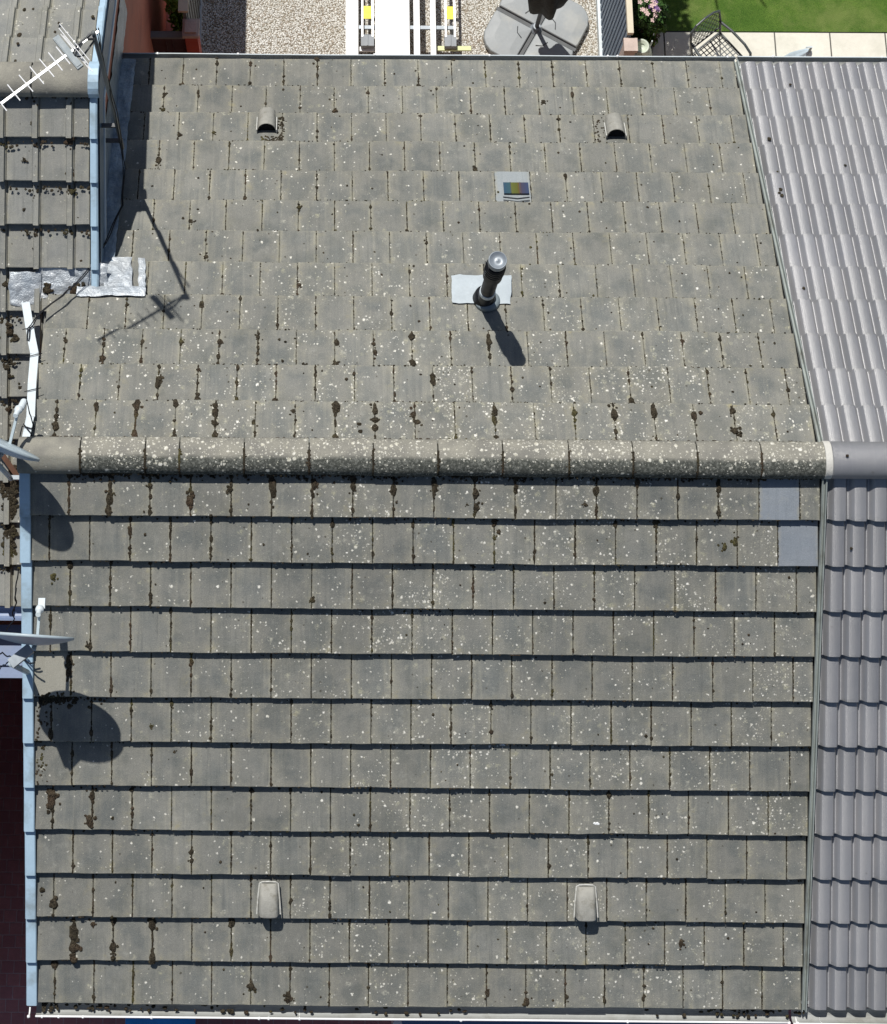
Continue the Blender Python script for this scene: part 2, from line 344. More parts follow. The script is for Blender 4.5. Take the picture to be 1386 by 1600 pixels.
M['gravel'] = gravel_mat()
def lawn_mat():
    t = NT('mown_grass'); c = t.mix(t.rng(t.noise(4, 4, .6), .35, .65), (.10, .20, .03), (.175, .29, .05))
    c = t.mix(t.rng(t.noise(150, 3, .8), .4, .7), c, (.04, .10, .018)); c = t.mix(t.rng(t.noise(2.1, 5, .7), .46, .66, 0., .65), c, (.24, .30, .09)); c = t.mix(t.math('MULTIPLY', t.specks(9, .10, .04, .12, .02, 1.), .8), c, (.6, .62, .4))
    t.bump(t.noise(170, 3, .8), .02, 1.); return t.out(c, .9, .15)
M['lawn'] = lawn_mat()
M['earth'] = plain('dark_soil', (.05, .035, .025), .95, .3, 10, .02, 40)
M['ground'] = plain('plain_ground', (.10, .10, .095), .95, .15, 1, .003, 60)
M['slat'] = plain('blue_grey_fence', (.19, .25, .33), .55, .08, 4)
M['grey_fence'] = plain('grey_fence_board', (.17, .19, .195), .7, .12, 4)
M['cream'] = plain('cream_capping', (.62, .56, .43), .75, .06, 6)
M['base'] = plain('grey_base_slab', (.26, .28, .29), .5, .08, 3, dirt=((.36, .36, .33), .6))
M['canopy'] = plain('dark_canvas', (.018, .022, .02), .8, .25, 8, .006, 30)
M['lime'] = plain('lime_rubber', (.62, .66, .36), .6, .06, 8)
M['yellow'] = plain('yellow_sticker', (.72, .66, .05), .5, .05, 20)
M['foot'] = plain('grey_rubber_foot', (.28, .30, .32), .7, .1, 20)
M['chair'] = plain('dark_cast_metal', (.055, .065, .07), .38, .2, 20, spec=.6)
M['pot'] = plain('pale_green_glaze', (.55, .60, .50), .35, .06, 6)
M['cover'] = plain('pale_blue_cloth', (.52, .62, .70), .75, .06, 8, .006, 20)
M['blue_bin'] = plain('bright_blue_plastic', (.02, .36, .92), .35, .08, 4)
M['porch'] = plain('blue_grey_felt', (.115, .20, .36), .7, .08, 2, .002, 90)
M['lilac'] = plain('lilac_grey_plastic', (.15, .20, .32), .45, .06, 4, dirt=((.2, .22, .3), .4))
M['rust'] = plain('rusty_timber', (.11, .055, .035), .85, .25, 20)
def leafmat(name, a, b):
    t = NT(name); t.b.inputs['Transmission Weight'].default_value = 0
    c = t.mix(t.rng(t.noise(9, 3), .3, .7), a, b); return t.out(c, .6, .3)
M['leaf'] = leafmat('light_leaf', (.06, .13, .015), (.16, .25, .04)); M['leaf_sunlit'] = leafmat('sunlit_leaf', (.14, .28, .03), (.34, .48, .09)); M['leaf2'] = leafmat('dark_leaf', (.02, .055, .012), (.05, .11, .02))  # the brightest leaf has sunlight put into its green
M['petal'] = plain('pink_petal', (.62, .45, .42), .6, .2, 40); M['petal2'] = plain('purple_petal', (.16, .07, .22), .6, .2, 40)
M['bark'] = plain('tree_bark', (.10, .075, .05), .9, .25, 12, .01, 40)
def lens_mat():
    t = NT('solar_lens'); xyz = t.n('SeparateXYZ', Vector=t.geo)
    lx = on(803, 297).x; k = t.rng(xyz.outputs[0], lx - .085, lx + .12); cr = t.n('ValToRGB', Fac=k); e = cr.color_ramp
    e_ = cr.color_ramp
    for p, c in ((0., (.03, .06, .10, 1)), (.30, (.035, .08, .09, 1)), (.34, (.10, .11, .02, 1)), (.58, (.085, .085, .012, 1)), (.66, (.11, .05, .02, 1)), (.74, (.05, .045, .07, 1)), (1., (.035, .05, .10, 1))):
        if p == 0.: e.elements[0].color = c
        elif p == 1.: e.elements[-1].position = 1.; e.elements[-1].color = c
        else: q = e.elements.new(p); q.color = c
    return t.out(cr.outputs[0], .15, .6)
M['lens'] = lens_mat()

# ---------------------------------------------------------------- the ground
def sheet(name, x0, x1, y0, y1, z, mat):
    m = MB(); m.add([Vector((x0, y0, z)), Vector((x1, y0, z)), Vector((x1, y1, z)), Vector((x0, y1, z))], [(0, 1, 2, 3)])
    return build(name, m, mat, kind='structure')
sheet('ground', -60, 60, -60, 60, GZ - .01, M['ground'])
sheet('driveway', -9, 9, -12, 3.6, GZ, M['paver'])
sheet('gravel_yard', .73, 5.2, 3.2, 11, GZ + .004, M['gravel'])
sheet('side_path', -6, .7, 3.2, 11, GZ - .003, M['paver'])
sheet('planting_bed', 5.24, 5.95, 5.7, 11, GZ + .006, M['earth'])
sheet('lawn', 5.24, 16, 5.86, 16, GZ + .002, M['lawn'])
m = MB()
for i in range(-1, 12):
    for j in range(4):
        x0 = 5.33 + i * .62; y1 = 5.84 - j * .62
        if x0 < 5.2: x0 = 5.2
        m.box((x0 + .305, y1 - .305, GZ + .012), (.604, .604, .024))
build('patio', m, M['slab'], kind='structure')

# ---------------------------------------------------------------- roofs
def make_tile(mb, attr, side, x0, x1, s0, s1, yo=0, step=.062, jit=1., overlap=.055, thick=.036, ribs=None, skew=0):
    lf = mnoise.noise(Vector(((x0 + x1) * .6, s1 * 1.3, side * 7 + yo))); dh = (U(-.0022, .0022) + lf * .006) * jit; ds = (U(-.0013, .0013) + lf * .004) * jit; tl = U(-.0025, .0025) * jit; rot = U(-.0016, .0016) * jit
    r1, r2 = R_(), R_(); W_ = x1 - x0; tail = s1 + ds; head = s0 - overlap
    g = .0022 if side < 0 else .0012
    if ribs:
        cols = [(x0 + g, -thick), (x0 + g, -.003)]
        for a, b_ in ribs: cols += [(a, 0), (a + .008, .028), (b_ - .008, .028), (b_, 0)]
        cols += [(x1 - g, -.003), (x1 - g, -thick)]; cols.sort(key=lambda c: c[0])
        cols = [(x0 + g, -thick)] + [c for c in cols if c[1] > -.01] + [(x1 - g, -thick)]
    else:
        cols = [(x0 + g, -thick), (x0 + g, -.005), (x0 + g + .005, 0)] + [(x0 + W_ * k, 0) for k in (.25, .5, .75)] + [(x1 - g - .005, 0), (x1 - g, -.005), (x1 - g, -thick)]
        if W_ < .06: cols = [cols[0], cols[1], cols[-2], cols[-1]]
    L = tail - head
    rows = [(head, 0), (head + L * .35, 0), (head + L * .7, 0), (tail - .006, 0), (tail, -.005), (tail, -thick)]
    vs = []
    for ri, (s, dv) in enumerate(rows):
        for x, du in cols:
            t_ = (s - s0) / (s1 - s0); k = (x - x0) / W_ - .5
            hh = -step + step * t_ + dh + tl * k * 2 * max(t_, 0)
            n1 = mnoise.noise(Vector((x * 9, s * 9, side * 5 + r1 * 30))) * .0016 * jit
            if ribs and du > 0: e = hh + du if dv > -.01 else hh + dv + (0 if dv <= -thick else du)
            else: e = hh + min(du, dv)
            if ribs and dv <= -thick: e = hh - thick
            sj = 0
            if ri >= 3: sj = rot * k * 2 + (mnoise.noise(Vector((x * 22, s * 4, r2 * 40))) * .0035 + mnoise.noise(Vector((x * 70, s * 4, r1 * 40))) * .002) * jit
            vs.append(SL(side, x + skew * t_, s + sj, e + n1, yo)); attr.append((min(1, max(0, k + .5)), min(1, max(0, t_)), r1, r2))
    b = len(mb.v); mb.v.extend(vs); mcols = len(cols)
    for i in range(len(rows) - 1):
        for j in range(mcols - 1):
            q = (b + i * mcols + j, b + i * mcols + j + 1, b + (i + 1) * mcols + j + 1, b + (i + 1) * mcols + j)
            mb.f.append(q if side < 0 else q[::-1])

def prism_house(x0, x1, yo, half, ez, rz, mat, name, parent):
    m = MB(); pr = [(yo - half, GZ), (yo - half, ez), (yo, rz), (yo + half, ez), (yo + half, GZ)]
    vs = [Vector((x, y, z)) for x in (x0, x1) for y, z in pr]
    m.add(vs, [(4, 3, 2, 1, 0), (5, 6, 7, 8, 9)] + [(i, (i + 1) % 5, 5 + (i + 1) % 5, 5 + i) for i in range(5)])
    return build(name, m, mat, parent)

S0F, S0B, DX = .0903, .190, .0171
XL, XR = 0.0, 19.5 * W                      # 5.694
house = thing('terraced_house', (2.85, 0, GZ), 'middle house with mossy flat grey concrete tile roof, lichened ridge and black flue', 'house')
prism_house(.04, 5.68, 0, 3.45, -3.45 * math.tan(TH) - .09, -.10, M['brick_wall'], 'wall', house)
seams = []                                   # (side, x, s0, s1) for the moss
rowlines = []
def roof_side(side, s00, dx):
    mb = MB(); attr = []
    for r in range(1, 13):
        s0 = s00 + (r - 1) * G; s1 = s0 + G
        if side < 0: st = 0. if r % 2 else .5
        else: st = 0. if r % 2 == 0 else .5
        xs = [XL - .012] + [dx + W * (st + k) for k in range(0, 21) if .05 < dx + W * (st + k) < XR - .05] + [XR]
        if side > 0 and r >= 5:
            xs = [.20] + [x for x in xs if x > .26]
        rowlines.append((side, s1, xs[0], xs[-1], r))
        for a, b_ in zip(xs[:-1], xs[1:]):
            if a > xs[0]: seams.append((side, a, s0, s1, r))
            px = None
            if side < 0 and ((r == 1 and abs(a - 18 * W) < .02) or (r == 2 and abs(a - 18.5 * W) < .02)):
                m2 = MB(); a2 = []; make_tile(m2, a2, side, a, b_, s0, s1, 0, .062, .5)
                build('replacement_tile', m2, M['new_tile'], house, attr=a2, label='clean blue grey replacement tile near the ridge'); continue
            if side > 0 and r == 8 and abs((a + b_) / 2 - on(803, 297).x) < .12:
                m2 = MB(); a2 = []; make_tile(m2, a2, side, a, b_, s0, s1, 0, .062, .5)
                lt = build('light_tile', m2, M['light_tile'], house, attr=a2, label='pale grey tile with a small coloured glass panel')
                c = (a + b_) / 2
                m3 = MB(); ax = (Vector((1, 0, 0)), SL(1, 0, 1).normalized(), Vector((0, ST, CT)))
                m3.box(SL(1, c + .025, s0 + .17, -.026), (.205, .125, .012), ax); build('glass_panel', m3, M['lens'], lt)
                m4 = MB()
                for kx in (-.045, .03): m4.box(SL(1, c + .025 + kx, s0 + .17, -.018), (.006, .125, .004), ax)
                for q in (0, 1):
                    pts = [SL(1, c - .085, s0 + .085 - q * .035, -.040), SL(1, c + .03, s0 + .070 - q * .035, -.042), SL(1, c + .13, s0 + .085 - q * .035, -.040)]
                    m4.tube(pts, .0042, 5)
                build('panel_line', m4, M['dark_metal'], lt); continue
            if side < 0 and r == 5 and a == xs[0]:
                m2 = MB(); a2 = []; make_tile(m2, a2, side, a, b_, s0, s1)
                build('replacement_tile', m2, M['tan_tile'], house, attr=a2, label='plain tan grey verge tile beside the lower dish shadow'); continue
            make_tile(mb, attr, side, a, b_, s0, s1)
    build('back_roof_slope' if side > 0 else 'front_roof_slope', mb, M['tile'], house, attr=attr)
    m = MB()
    x0 = .02
    m.add([SL(side, x0, 0.02, -.075), SL(side, XR, 0.02, -.075), SL(side, XR, s00 + 12 * G - .05, -.075), SL(side, x0, s00 + 12 * G - .05, -.075)], [(0, 1, 2, 3)])
    build('roof_underlay', m, M['hole'], house)
roof_side(-1, S0F, 0.); roof_side(1, S0B, DX)

# ridge tiles
def half_ridge(mb, x0, x1, r0=.128, hz=.118, yc=.027, zb=-.062, lift=0., th=.018, n=36, closed=False, taper=0, wob=.002):
    rows = []
    k1 = U(-wob, wob); k2 = U(-wob, wob)
    for x, e in ((x0, k1), (x0 + .004, k1 + .003), ((x0 + x1) / 2, (k1 + k2) / 2 + .003), (x1 - .004, k2 + .003), (x1, k2)):
        out = []
        for j in range(n + 1):
            a = math.pi * j / n; rr = r0 + lift + e
            out.append(Vector((x, yc + rr * math.cos(a), zb + lift + (hz + e) * math.sin(a) ** .85)))
        inn = []
        for j in range(n, -1, -1):
            a = math.pi * j / n; rr = r0 - th + lift
            inn.append(Vector((x, yc + rr * math.cos(a), zb + lift + (hz - th) * math.sin(a) ** .85)))
        rows.append(out + inn)
    b = mb.grid(rows, True); m_ = len(rows[0]); h = n + 1
    for base in (b, b + (len(rows) - 1) * m_):
        for j in range(n): mb.f.append((base + j, base + j + 1, base + m_ - 2 - j, base + m_ - 1 - j))
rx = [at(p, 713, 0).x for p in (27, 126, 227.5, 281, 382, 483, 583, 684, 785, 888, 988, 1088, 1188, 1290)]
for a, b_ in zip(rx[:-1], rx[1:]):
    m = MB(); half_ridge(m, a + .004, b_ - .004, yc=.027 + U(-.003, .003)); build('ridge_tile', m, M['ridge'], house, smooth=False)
for x in rx[1:-1]:
    m = MB(); m.tube([Vector((x + U(-.003, .003), .027 + .128 * math.cos(a), -.060 + .118 * math.sin(a) ** .85)) for a in [math.pi * (.42 + .57 * j / 8) for j in range(9)]], .009, 7, .006)
    m.blob((x, .0, .052), .022, .006, .006, (Vector((1, 0, 0)), Vector((0, 1, 0)), Vector((0, 0, 1)))); m.v = [v + Vector((0, 0, 0)) for v in m.v]
    build('ridge_joint', m, M['moss'], house)
m = MB(); m.add([Vector((.0, .13, -.07)), Vector((XR, .13, -.07)), Vector((XR, .02, .02)), Vector((0, .02, .02)), Vector((0, -.07, -.06)), Vector((XR, -.07, -.06))], [(0, 1, 2, 3), (3, 2, 5, 4)])
build('mortar_bed', m, M['moss'], house)

# verge caps, front left
for r in range(1, 13):
    s0 = S0F + (r - 1) * G; s1 = s0 + G; m = MB(); x1 = .018 if r > 2 else .014; x0 = x1 - .078
    rows = []
    for s, hh in ((s0 - .03, -.022), (s1 + .004, .018), (s1 + .006, .006)):
        wv = U(-.002, .002)
        rows.append([SL(-1, x0 + wv, s, hh - .11), SL(-1, x0 + wv, s, hh - .004), SL(-1, x0 + .007 + wv, s, hh + .004), SL(-1, x1 - .006 + wv, s, hh + .004), SL(-1, x1 + wv, s, hh - .002), SL(-1, x1 + wv, s, hh - .022)])
    m.grid(rows); b = len(m.v) - 6; m.f.append(tuple(range(b, b + 6))); build('verge_cap', m, M['verge'], house)
# bent white trim along the back left verge
tp = [(40, 473), (49, 528), (54, 553), (50, 600), (48, 652), (40, 690)]
tr = [on(px, py, 1, .02) for px, py in tp]
for a, b_ in zip(tr[:-1], tr[1:]):
    m = MB(); m.bar(a, b_, .062 if b_ is not tr[-1] else .05, .012, (0, ST, CT)); m.bar(a + Vector((-.028, 0, -.035)), b_ + Vector((-.028, 0, -.035)), .006, .07, (0, ST, CT)); build('verge_trim', m, M['white_trim'], house)
for px, py in ((47, 513), (52, 556), (50, 610)):
    m = MB(); a = on(px - 12, py + 2, 1, .035); b_ = on(px + 14, py - 4, 1, .035); m.tube([a, (a + b_) / 2 + Vector((0, 0, .008)), b_], .0035, 5); build('cable_tie', m, M['black'], house)

# gutters
def gutter(side, s_end, x0, x1, parent, out, mat_in='gutter', clips=(), dz=0):
    y = side * (s_end * CT + .0); z = -s_end * ST - .035 + dz; yc = y + side * out
    m = MB(); rows = []
    xs = [x0 + (x1 - x0) * k / 12 for k in range(13)]
    for x in xs:
        e = mnoise.noise(Vector((x * .7, side, 0))) * .008
        rows.append([Vector((x, yc + math.cos(a) * .055 + e * .5, z + e - math.sin(a) * .055)) for a in [math.pi * j / 10 for j in range(11)]] + [Vector((x, yc + math.cos(a) * .052 + e * .5, z + e - math.sin(a) * .052)) for a in [math.pi * j / 10 for j in range(10, -1, -1)]])
    m.grid(rows, True); g = build('gutter', m, M[mat_in], parent)
    m = MB(); m.tube([Vector((x, yc + side * .056 + mnoise.noise(Vector((x * .7, side, 0))) * .004, z + .004 + mnoise.noise(Vector((x * .7, side, 0))) * .008)) for x in xs], .0075 if side < 0 else .0055, 8); build('gutter_lip', m, M['white' if side < 0 else 'white_trim'], g, smooth=True)
    for x in clips:
        m = MB(); m.blob((x, yc + side * .058, z + .006), .012, .012, .012, (Vector((1, 0, 0)), Vector((0, 1, 0)), Vector((0, 0, 1))), 8, 5, .1); m.tube([Vector((x, yc + side * math.cos(a) * .059, z - math.sin(a) * .059)) for a in [math.pi * .5 * j / 6 for j in range(7)]], .006, 6)
        build('gutter_bracket', m, M['white'], g)
    m = MB(); m.box(((x0 + x1) / 2, y - side * .05 , z - .06), (x1 - x0, .02, .17)); build('fascia_board', m, M['white_trim'], parent)
gutter(-1, S0F + 12 * G, .0, 5.62, house, .034, dz=-.035, clips=[at(p, 1588, -2.15).x for p in (45, 66, 92, 130, 237, 405, 420, 468, 720, 980, 1232, 1245)])
gutter(1, S0B + 12 * G, .34, 5.72, house, -.005, dz=-.01, clips=[at(p, 84, -2.15).x for p in (246, 372, 585, 765, 950, 965, 1137)])

# dividing strip on the right
m = MB()
for side in (-1, 1):
    s00 = S0F if side < 0 else S0B; L = s00 + 12 * G
    rows = [[SL(side, XR + .004, s, -.03), SL(side, XR + .004, s, .006), SL(side, XR + .009, s, .008), SL(side, XR + .013, s, -.02), SL(side, XR + .026, s, -.02), SL(side, XR + .030, s, .010), SL(side, XR + .038, s, .010), SL(side, XR + .040, s, -.03)] for s in (.1, L + .01)]
    m.grid(rows)
build('bonding_strip', m, M['strip'], house)

# flashings by the left wall
def crumple(quad, nu, nv, amp, seed):          # quad corners: 4 vectors
    m = MB(); rows = []
    nrm = (quad[1] - quad[0]).cross(quad[3] - quad[0]).normalized()
    if nrm.z < 0: nrm = -nrm
    for i in range(nv + 1):
        row = []
        for j in range(nu + 1):
            a, b_ = j / nu, i / nv
            p = (quad[0] * (1 - a) + quad[1] * a) * (1 - b_) + (quad[3] * (1 - a) + quad[2] * a) * b_
            e = abs(mnoise.noise(p * 9 + Vector((seed, 0, 0)))) + .5 * abs(mnoise.noise(p * 24 + Vector((seed, 3, 0))))
            ed = mnoise.noise(p * 14 + Vector((0, seed, 0))) * .012
            p = p + nrm * (e * amp)
            if i in (0, nv) or j in (0, nu): p = p + Vector((ed, ed, 0)) - nrm * .006
            row.append(p)
        rows.append(row)
    m.grid(rows); return m
def bq(x0, y0, x1, y1, h=.012, side=1, yo=0): return [on(x0, y0, side, h, yo), on(x1, y0, side, h, yo), on(x1, y1, side, h, yo), on(x0, y1, side, h, yo)]
q = [SL(1, .335, 4.30, .012), SL(1, .475, 4.30, .01), SL(1, .475, 1.86, .01), SL(1, .335, 1.86, .012)]
build('lead_flashing', crumple(q, 10, 90, .016, 1), M['lead_shaded'], house, smooth=True)
build('flashing_patch', crumple(bq(163, 402, 206, 461), 16, 20, .022, 2), M['lead'], house, smooth=True)
build('flashing_patch', crumple(bq(216, 402, 227, 461), 5, 20, .012, 3), M['lead'], house, smooth=True)
build('flashing_patch', crumple(bq(120, 447, 227, 462, .016), 30, 6, .02, 4), M['lead'], house, smooth=True)

# vents
def vent_back(px, py):
    c = on(px, py, 1, 0); ax = (Vector((1, 0, 0)), SL(1, 0, 1).normalized(), Vector((0, ST, CT)))
    P = lambda u, s, h: c + ax[0] * u + ax[1] * s + ax[2] * h
    m = MB(); rows = []
    for s, r, hh in ((.155, .06, .03), (.13, .072, .06), (-.09, .078, .088), (-.105, .078, .088)):
        rows.append([P(r * math.cos(a), s, -.03 + (hh + .02) * math.sin(a) ** .8) for a in [math.pi * j / 16 for j in range(17)]])
    m.grid(rows); m.grid([[P(.072 * math.cos(a), -.105, -.03 + .102 * math.sin(a) ** .8) for a in [math.pi * j / 16 for j in range(17)]], [P(.066 * math.cos(a), .09, -.03 + .06 * math.sin(a) ** .8) for a in [math.pi * j / 16 for j in range(17)]]])
    v = build('roof_vent', m, M['vent'], house, smooth=True)
    m = MB(); n = 16; pts = [P(.074 * math.cos(a), -.075, -.03 + .096 * math.sin(a) ** .8) for a in [math.pi * j / n for j in range(n + 1)]]
    m.add(pts, [tuple(range(n + 1))]); build('vent_opening', m, M['hole'], v)
    for sg in (-1, 1): m = MB(); m.bar(P(sg * .083, .06, -.012), P(sg * .083, -.11, .0), .007, .02, ax[2]); build('vent_edge', m, M['vent_rim'], v)
    pass
def vent_front(px, py):
    c = on(px, py, -1, 0); ax = (Vector((1, 0, 0)), SL(-1, 0, 1).normalized(), Vector((0, -ST, CT)))
    P = lambda u, s, h: c + ax[0] * u + ax[1] * s + ax[2] * h
    m = MB(); rows = []; n = 14
    for s, r, hh in ((-.125, .068, .012), (-.115, .072, .045), (0, .080, .07), (.092, .087, .092), (.104, .086, .09), (.106, .082, .075)):
        row = []
        for j in range(n + 1):
            k = -1 + 2 * j / n; e = 1 - abs(k) ** 9
            row.append(P(r * k, s - .012 * (k * k) * (1 if s > .1 else 0), -.03 + (hh + .03) * e))
        rows.append(row)
    m.grid(rows); v = build('roof_vent', m, M['vent'], house, smooth=True)
    m = MB()
    m.tube([P(-.087, .095, .045), P(-.081, 0, .02), P(-.070, -.118, -.002), P(-.05, -.132, .0), (P(0, -.135, .0)), P(.05, -.132, .0), P(.070, -.118, -.002), P(.081, 0, .02), P(.087, .095, .045)], .0055, 6)
    build('vent_edge', m, M['vent_rim'], v)
vent_back(417, 190); vent_back(961, 199); vent_front(420, 1404); vent_front(915, 1409)

# flue
fb = Vector((3.362, 1.329, -.747)); A = (Vector((1, 0, 0)), SL(1, 0, 1).normalized(), Vector((0, ST, CT)))
flue = bpy.data.objects.new('flue_pipe', None); S.collection.objects.link(flue); flue.parent = house
flue['label'] = 'black vertical flue pipe with silver cap and white band'
m = MB(); m.lathe(fb - Vector((0, 0, .05)), [(.058, 0), (.058, .30), (.058, .36), (.055, .36), (.055, .84), (.072, .87), (.072, 1.18), (.06, 1.2), (.05, 1.2), (.05, 1.27)], 28)
build('pipe', m, M['black'], flue, smooth=False)
m = MB(); m.lathe(fb + Vector((0, 0, .27)), [(.0595, 0), (.0605, .004), (.0605, .07), (.0595, .074)], 28); build('band', m, M['white_trim'], flue, smooth=True)
m = MB(); m.lathe(fb + Vector((0, 0, 1.21)), [(.062, 0), (.067, .015), (.067, .085), (.064, .095), (.060, .092), (.045, .078), (.015, .072), (.004, .08)], 32); build('cap', m, M['galv'], flue, smooth=True)
m = MB()
for k in range(3):
    m.lathe(fb + Vector((0, 0, .97 + k * .055)), [(.06, 0), (.076, .004), (.076, .022), (.06, .03)], 28)
build('louvre', m, M['black'], flue, smooth=True)
m = MB()
for k in range(3):                                       # pale louvre mouths on the left side of the head
    rows = []
    for z in (0, .024):
        rows.append([fb + Vector((math.cos(a) * (.080 + z * .1), math.sin(a) * (.080 + z * .1), .972 + k * .055 + z)) for a in [math.radians(150 + 60 * j / 8) for j in range(9)]])
    m.grid(rows)
build('louvre_mouth', m, M['white_trim'], flue, smooth=True)
m = MB(); m.lathe(fb - Vector((0, 0, .09)), [(.105, 0.0), (.092, .09), (.080, .17), (.070, .20), (.062, .21)], 32, axis=(0, ST * .35, 1)); build('collar', m, M['black'], flue, smooth=True)
m = MB(); m.lathe(SL(1, fb.x + .02, fb.y / CT + .0, .0), [(.100, -.02), (.100, .012), (.08, .03), (.06, .035)], 32, axis=A[2]); build('cone', m, M['grey_plate'], flue, smooth=True)
q = bq(706, 429, 799, 473, .008); m = crumple(q, 16, 10, .004, 6); build('flashing_plate', m, M['flash_plate'], flue, smooth=True)

# ---------------------------------------------------------------- left neighbour (ridge set back)
YN = 2.85
nb = thing('terraced_house', (-3, YN, GZ), 'left neighbouring house set back, with ribbed pale grey tile roof and red side wall', 'house')
prism_house(-7, .345, YN, 3.45, -3.45 * math.tan(TH) - .1, -.12, M['redwall'], 'wall', nb)
TW = .262
def ribtiles(side, s00, rows_, xr_fn, off):
    mb = MB(); attr = []
    for r in rows_:
        s0 = s00 + (r - 1) * G; s1 = s0 + G; xr = xr_fn(s0 + G / 2)
        k = 0; x = off
        while x > -3.2:
            a, b_ = x - TW, min(x, xr)
            if a < xr - .02: make_tile(mb, attr, side, a, b_, s0, s1, YN, .066, 1.0, ribs=[(x - TW + .2, x - TW + .255)] if x - TW + .256 < b_ else None)
            x -= TW
    return mb, attr
# rib edges read off the photograph: right edges near px 55 and 113 on the course at py 190
e = on(113, 190, -1, 0, YN).x
off = e + TW + .007
mb, attr = ribtiles(-1, .10, range(1, 13), lambda s: .31 if YN - s * CT > 1.42 else -.014, off); build('front_roof_slope', mb, M['old_tile'], nb, attr=attr)
mb, attr = ribtiles(1, .16, range(1, 13), lambda s: .31, off); build('back_roof_slope', mb, M['old_tile'], nb, attr=attr)
m = MB()
for side in (-1, 1):
    for x0_, x1_, sa, sb in (((-7, -.02, 0.02, 4.2), (-.02, .33, .02, 1.6)) if side < 0 else ((-7, .33, .02, 4.2),)):
        m.add([SL(side, x0_, sa, -.085, YN), SL(side, x1_, sa, -.085, YN), SL(side, x1_, sb, -.085, YN), SL(side, x0_, sb, -.085, YN)], [(0, 1, 2, 3)])
build('roof_underlay', m, M['hole'], nb)
x = .335
while x > -1.6:
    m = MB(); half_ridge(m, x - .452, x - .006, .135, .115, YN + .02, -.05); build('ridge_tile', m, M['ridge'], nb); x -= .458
# verge caps of the neighbour
for side, nr in ((-1, 5), (1, 12)):
    for r in range(1, nr + 1):
        s0 = (.10 if side < 0 else .16) + (r - 1) * G; s1 = s0 + G; m = MB(); x0, x1 = (.318, .374)
        if side < 0 and r == 5: s1 -= .05
        rows = []
        for s, hh in ((s0 - .03, -.01), (s1 + .004, .028), (s1 + .006, .015)):
            rows.append([SL(side, x0, s, hh - .02, YN), SL(side, x0, s, hh, YN), SL(side, x1 - .012, s, hh + .004, YN), SL(side, x1, s, hh - .006, YN), SL(side, x1 + .004, s, hh - .1, YN)])
        m.grid(rows); b = len(m.v) - 5; m.f.append(tuple(range(b, b + 5))); build('verge_cap', m, M['verge'], nb)
m = MB(); half_ridge(m, .31, .392, .14, .125, YN + .02, -.05, n=8); build('ridge_end_cap', m, M['verge'], nb)
ln = ((-1.36, -1.36 * math.tan(TH)), (0, 0), (3.65, -3.65 * math.tan(TH)))
m = MB(); m.grid([[Vector((.388, YN + y_, z_ - .04)), Vector((.388, YN + y_, z_ - .40)), Vector((.350, YN + y_, z_ - .40))] for y_, z_ in ln]); build('bargeboard', m, M['barge'], nb)
m = MB(); m.grid([[Vector((.388, YN + y_, z_ - .402)), Vector((.398, YN + y_, z_ - .405)), Vector((.398, YN + y_, z_ - .45)), Vector((.360, YN + y_, z_ - .45))] for y_, z_ in ln]); build('barge_trim', m, M['white_trim'], nb)
m = MB(); rows = []
for k in range(61):
    y_ = 1.75 + k * .0425; zr = -y_ * math.tan(TH)
    rows.append([Vector((.352 + abs(mnoise.noise(Vector((1, y_ * 12, h_ * 12)))) * .018, y_, min(zr + h_ + mnoise.noise(Vector((3, y_ * 7, 0))) * .03 * (h_ > .5), -abs(y_ - YN) * math.tan(TH) - .30))) for h_ in (.0, .1, .2, .3, .4, .5, .62)])
m.grid(rows); build('lead_upstand', m, M['lead_shaded'], house, smooth=True)
q = bq(14, 425, 64, 478, -.012, -1, YN); build('flashing_patch', crumple(q, 18, 18, .02, 8), M['lead'], nb, smooth=True, label='crumpled grey lead patch by the verge')
q = bq(60, 412, 168, 466, -.03, -1, YN); build('flashing_patch', crumple(q, 34, 18, .022, 9), M['lead'], nb, smooth=True, label='silver crumpled flashing below the short roof')
# neighbour's eave: gutter, fascia, porch sheet
ye = YN - (.10 + 12 * G) * CT; ze = -(.10 + 12 * G) * ST
m = MB(); rows = []
for x in (-4, -.07):
    rows.append([Vector((x, ye - .05 + math.cos(a) * .055, ze - .05 - math.sin(a) * .055)) for a in [math.pi * j / 10 for j in range(11)]] + [Vector((x, ye - .05 + math.cos(a) * .05, ze - .05 - math.sin(a) * .05)) for a in [math.pi * j / 10 for j in range(10, -1, -1)]])
m.grid(rows, True); build('gutter', m, M['lilac'], nb)
m = MB(); m.box((-2.05, ye - .30, ze - .42), (3.95, .38, .04)); m.box((-2.05, ye - .505, ze - .44), (3.95, .03, .12)); m.box((-2.05, ye - .40, ze - .385), (3.95, .05, .02)); build('bay_roof', m, M['lilac'], nb, label='lilac grey flat bay roof under the eave')
m = MB(); p0 = Vector((-.3, ye - .2, ze - .33)); m.add([p0, p0 + Vector((.24, -.02, .0)), p0 + Vector((.24, -.2, 0)), p0 + Vector((.12, -.10, 0))], [(0, 1, 2, 3)]); build('red_flashing', m, M['redpier'], nb)

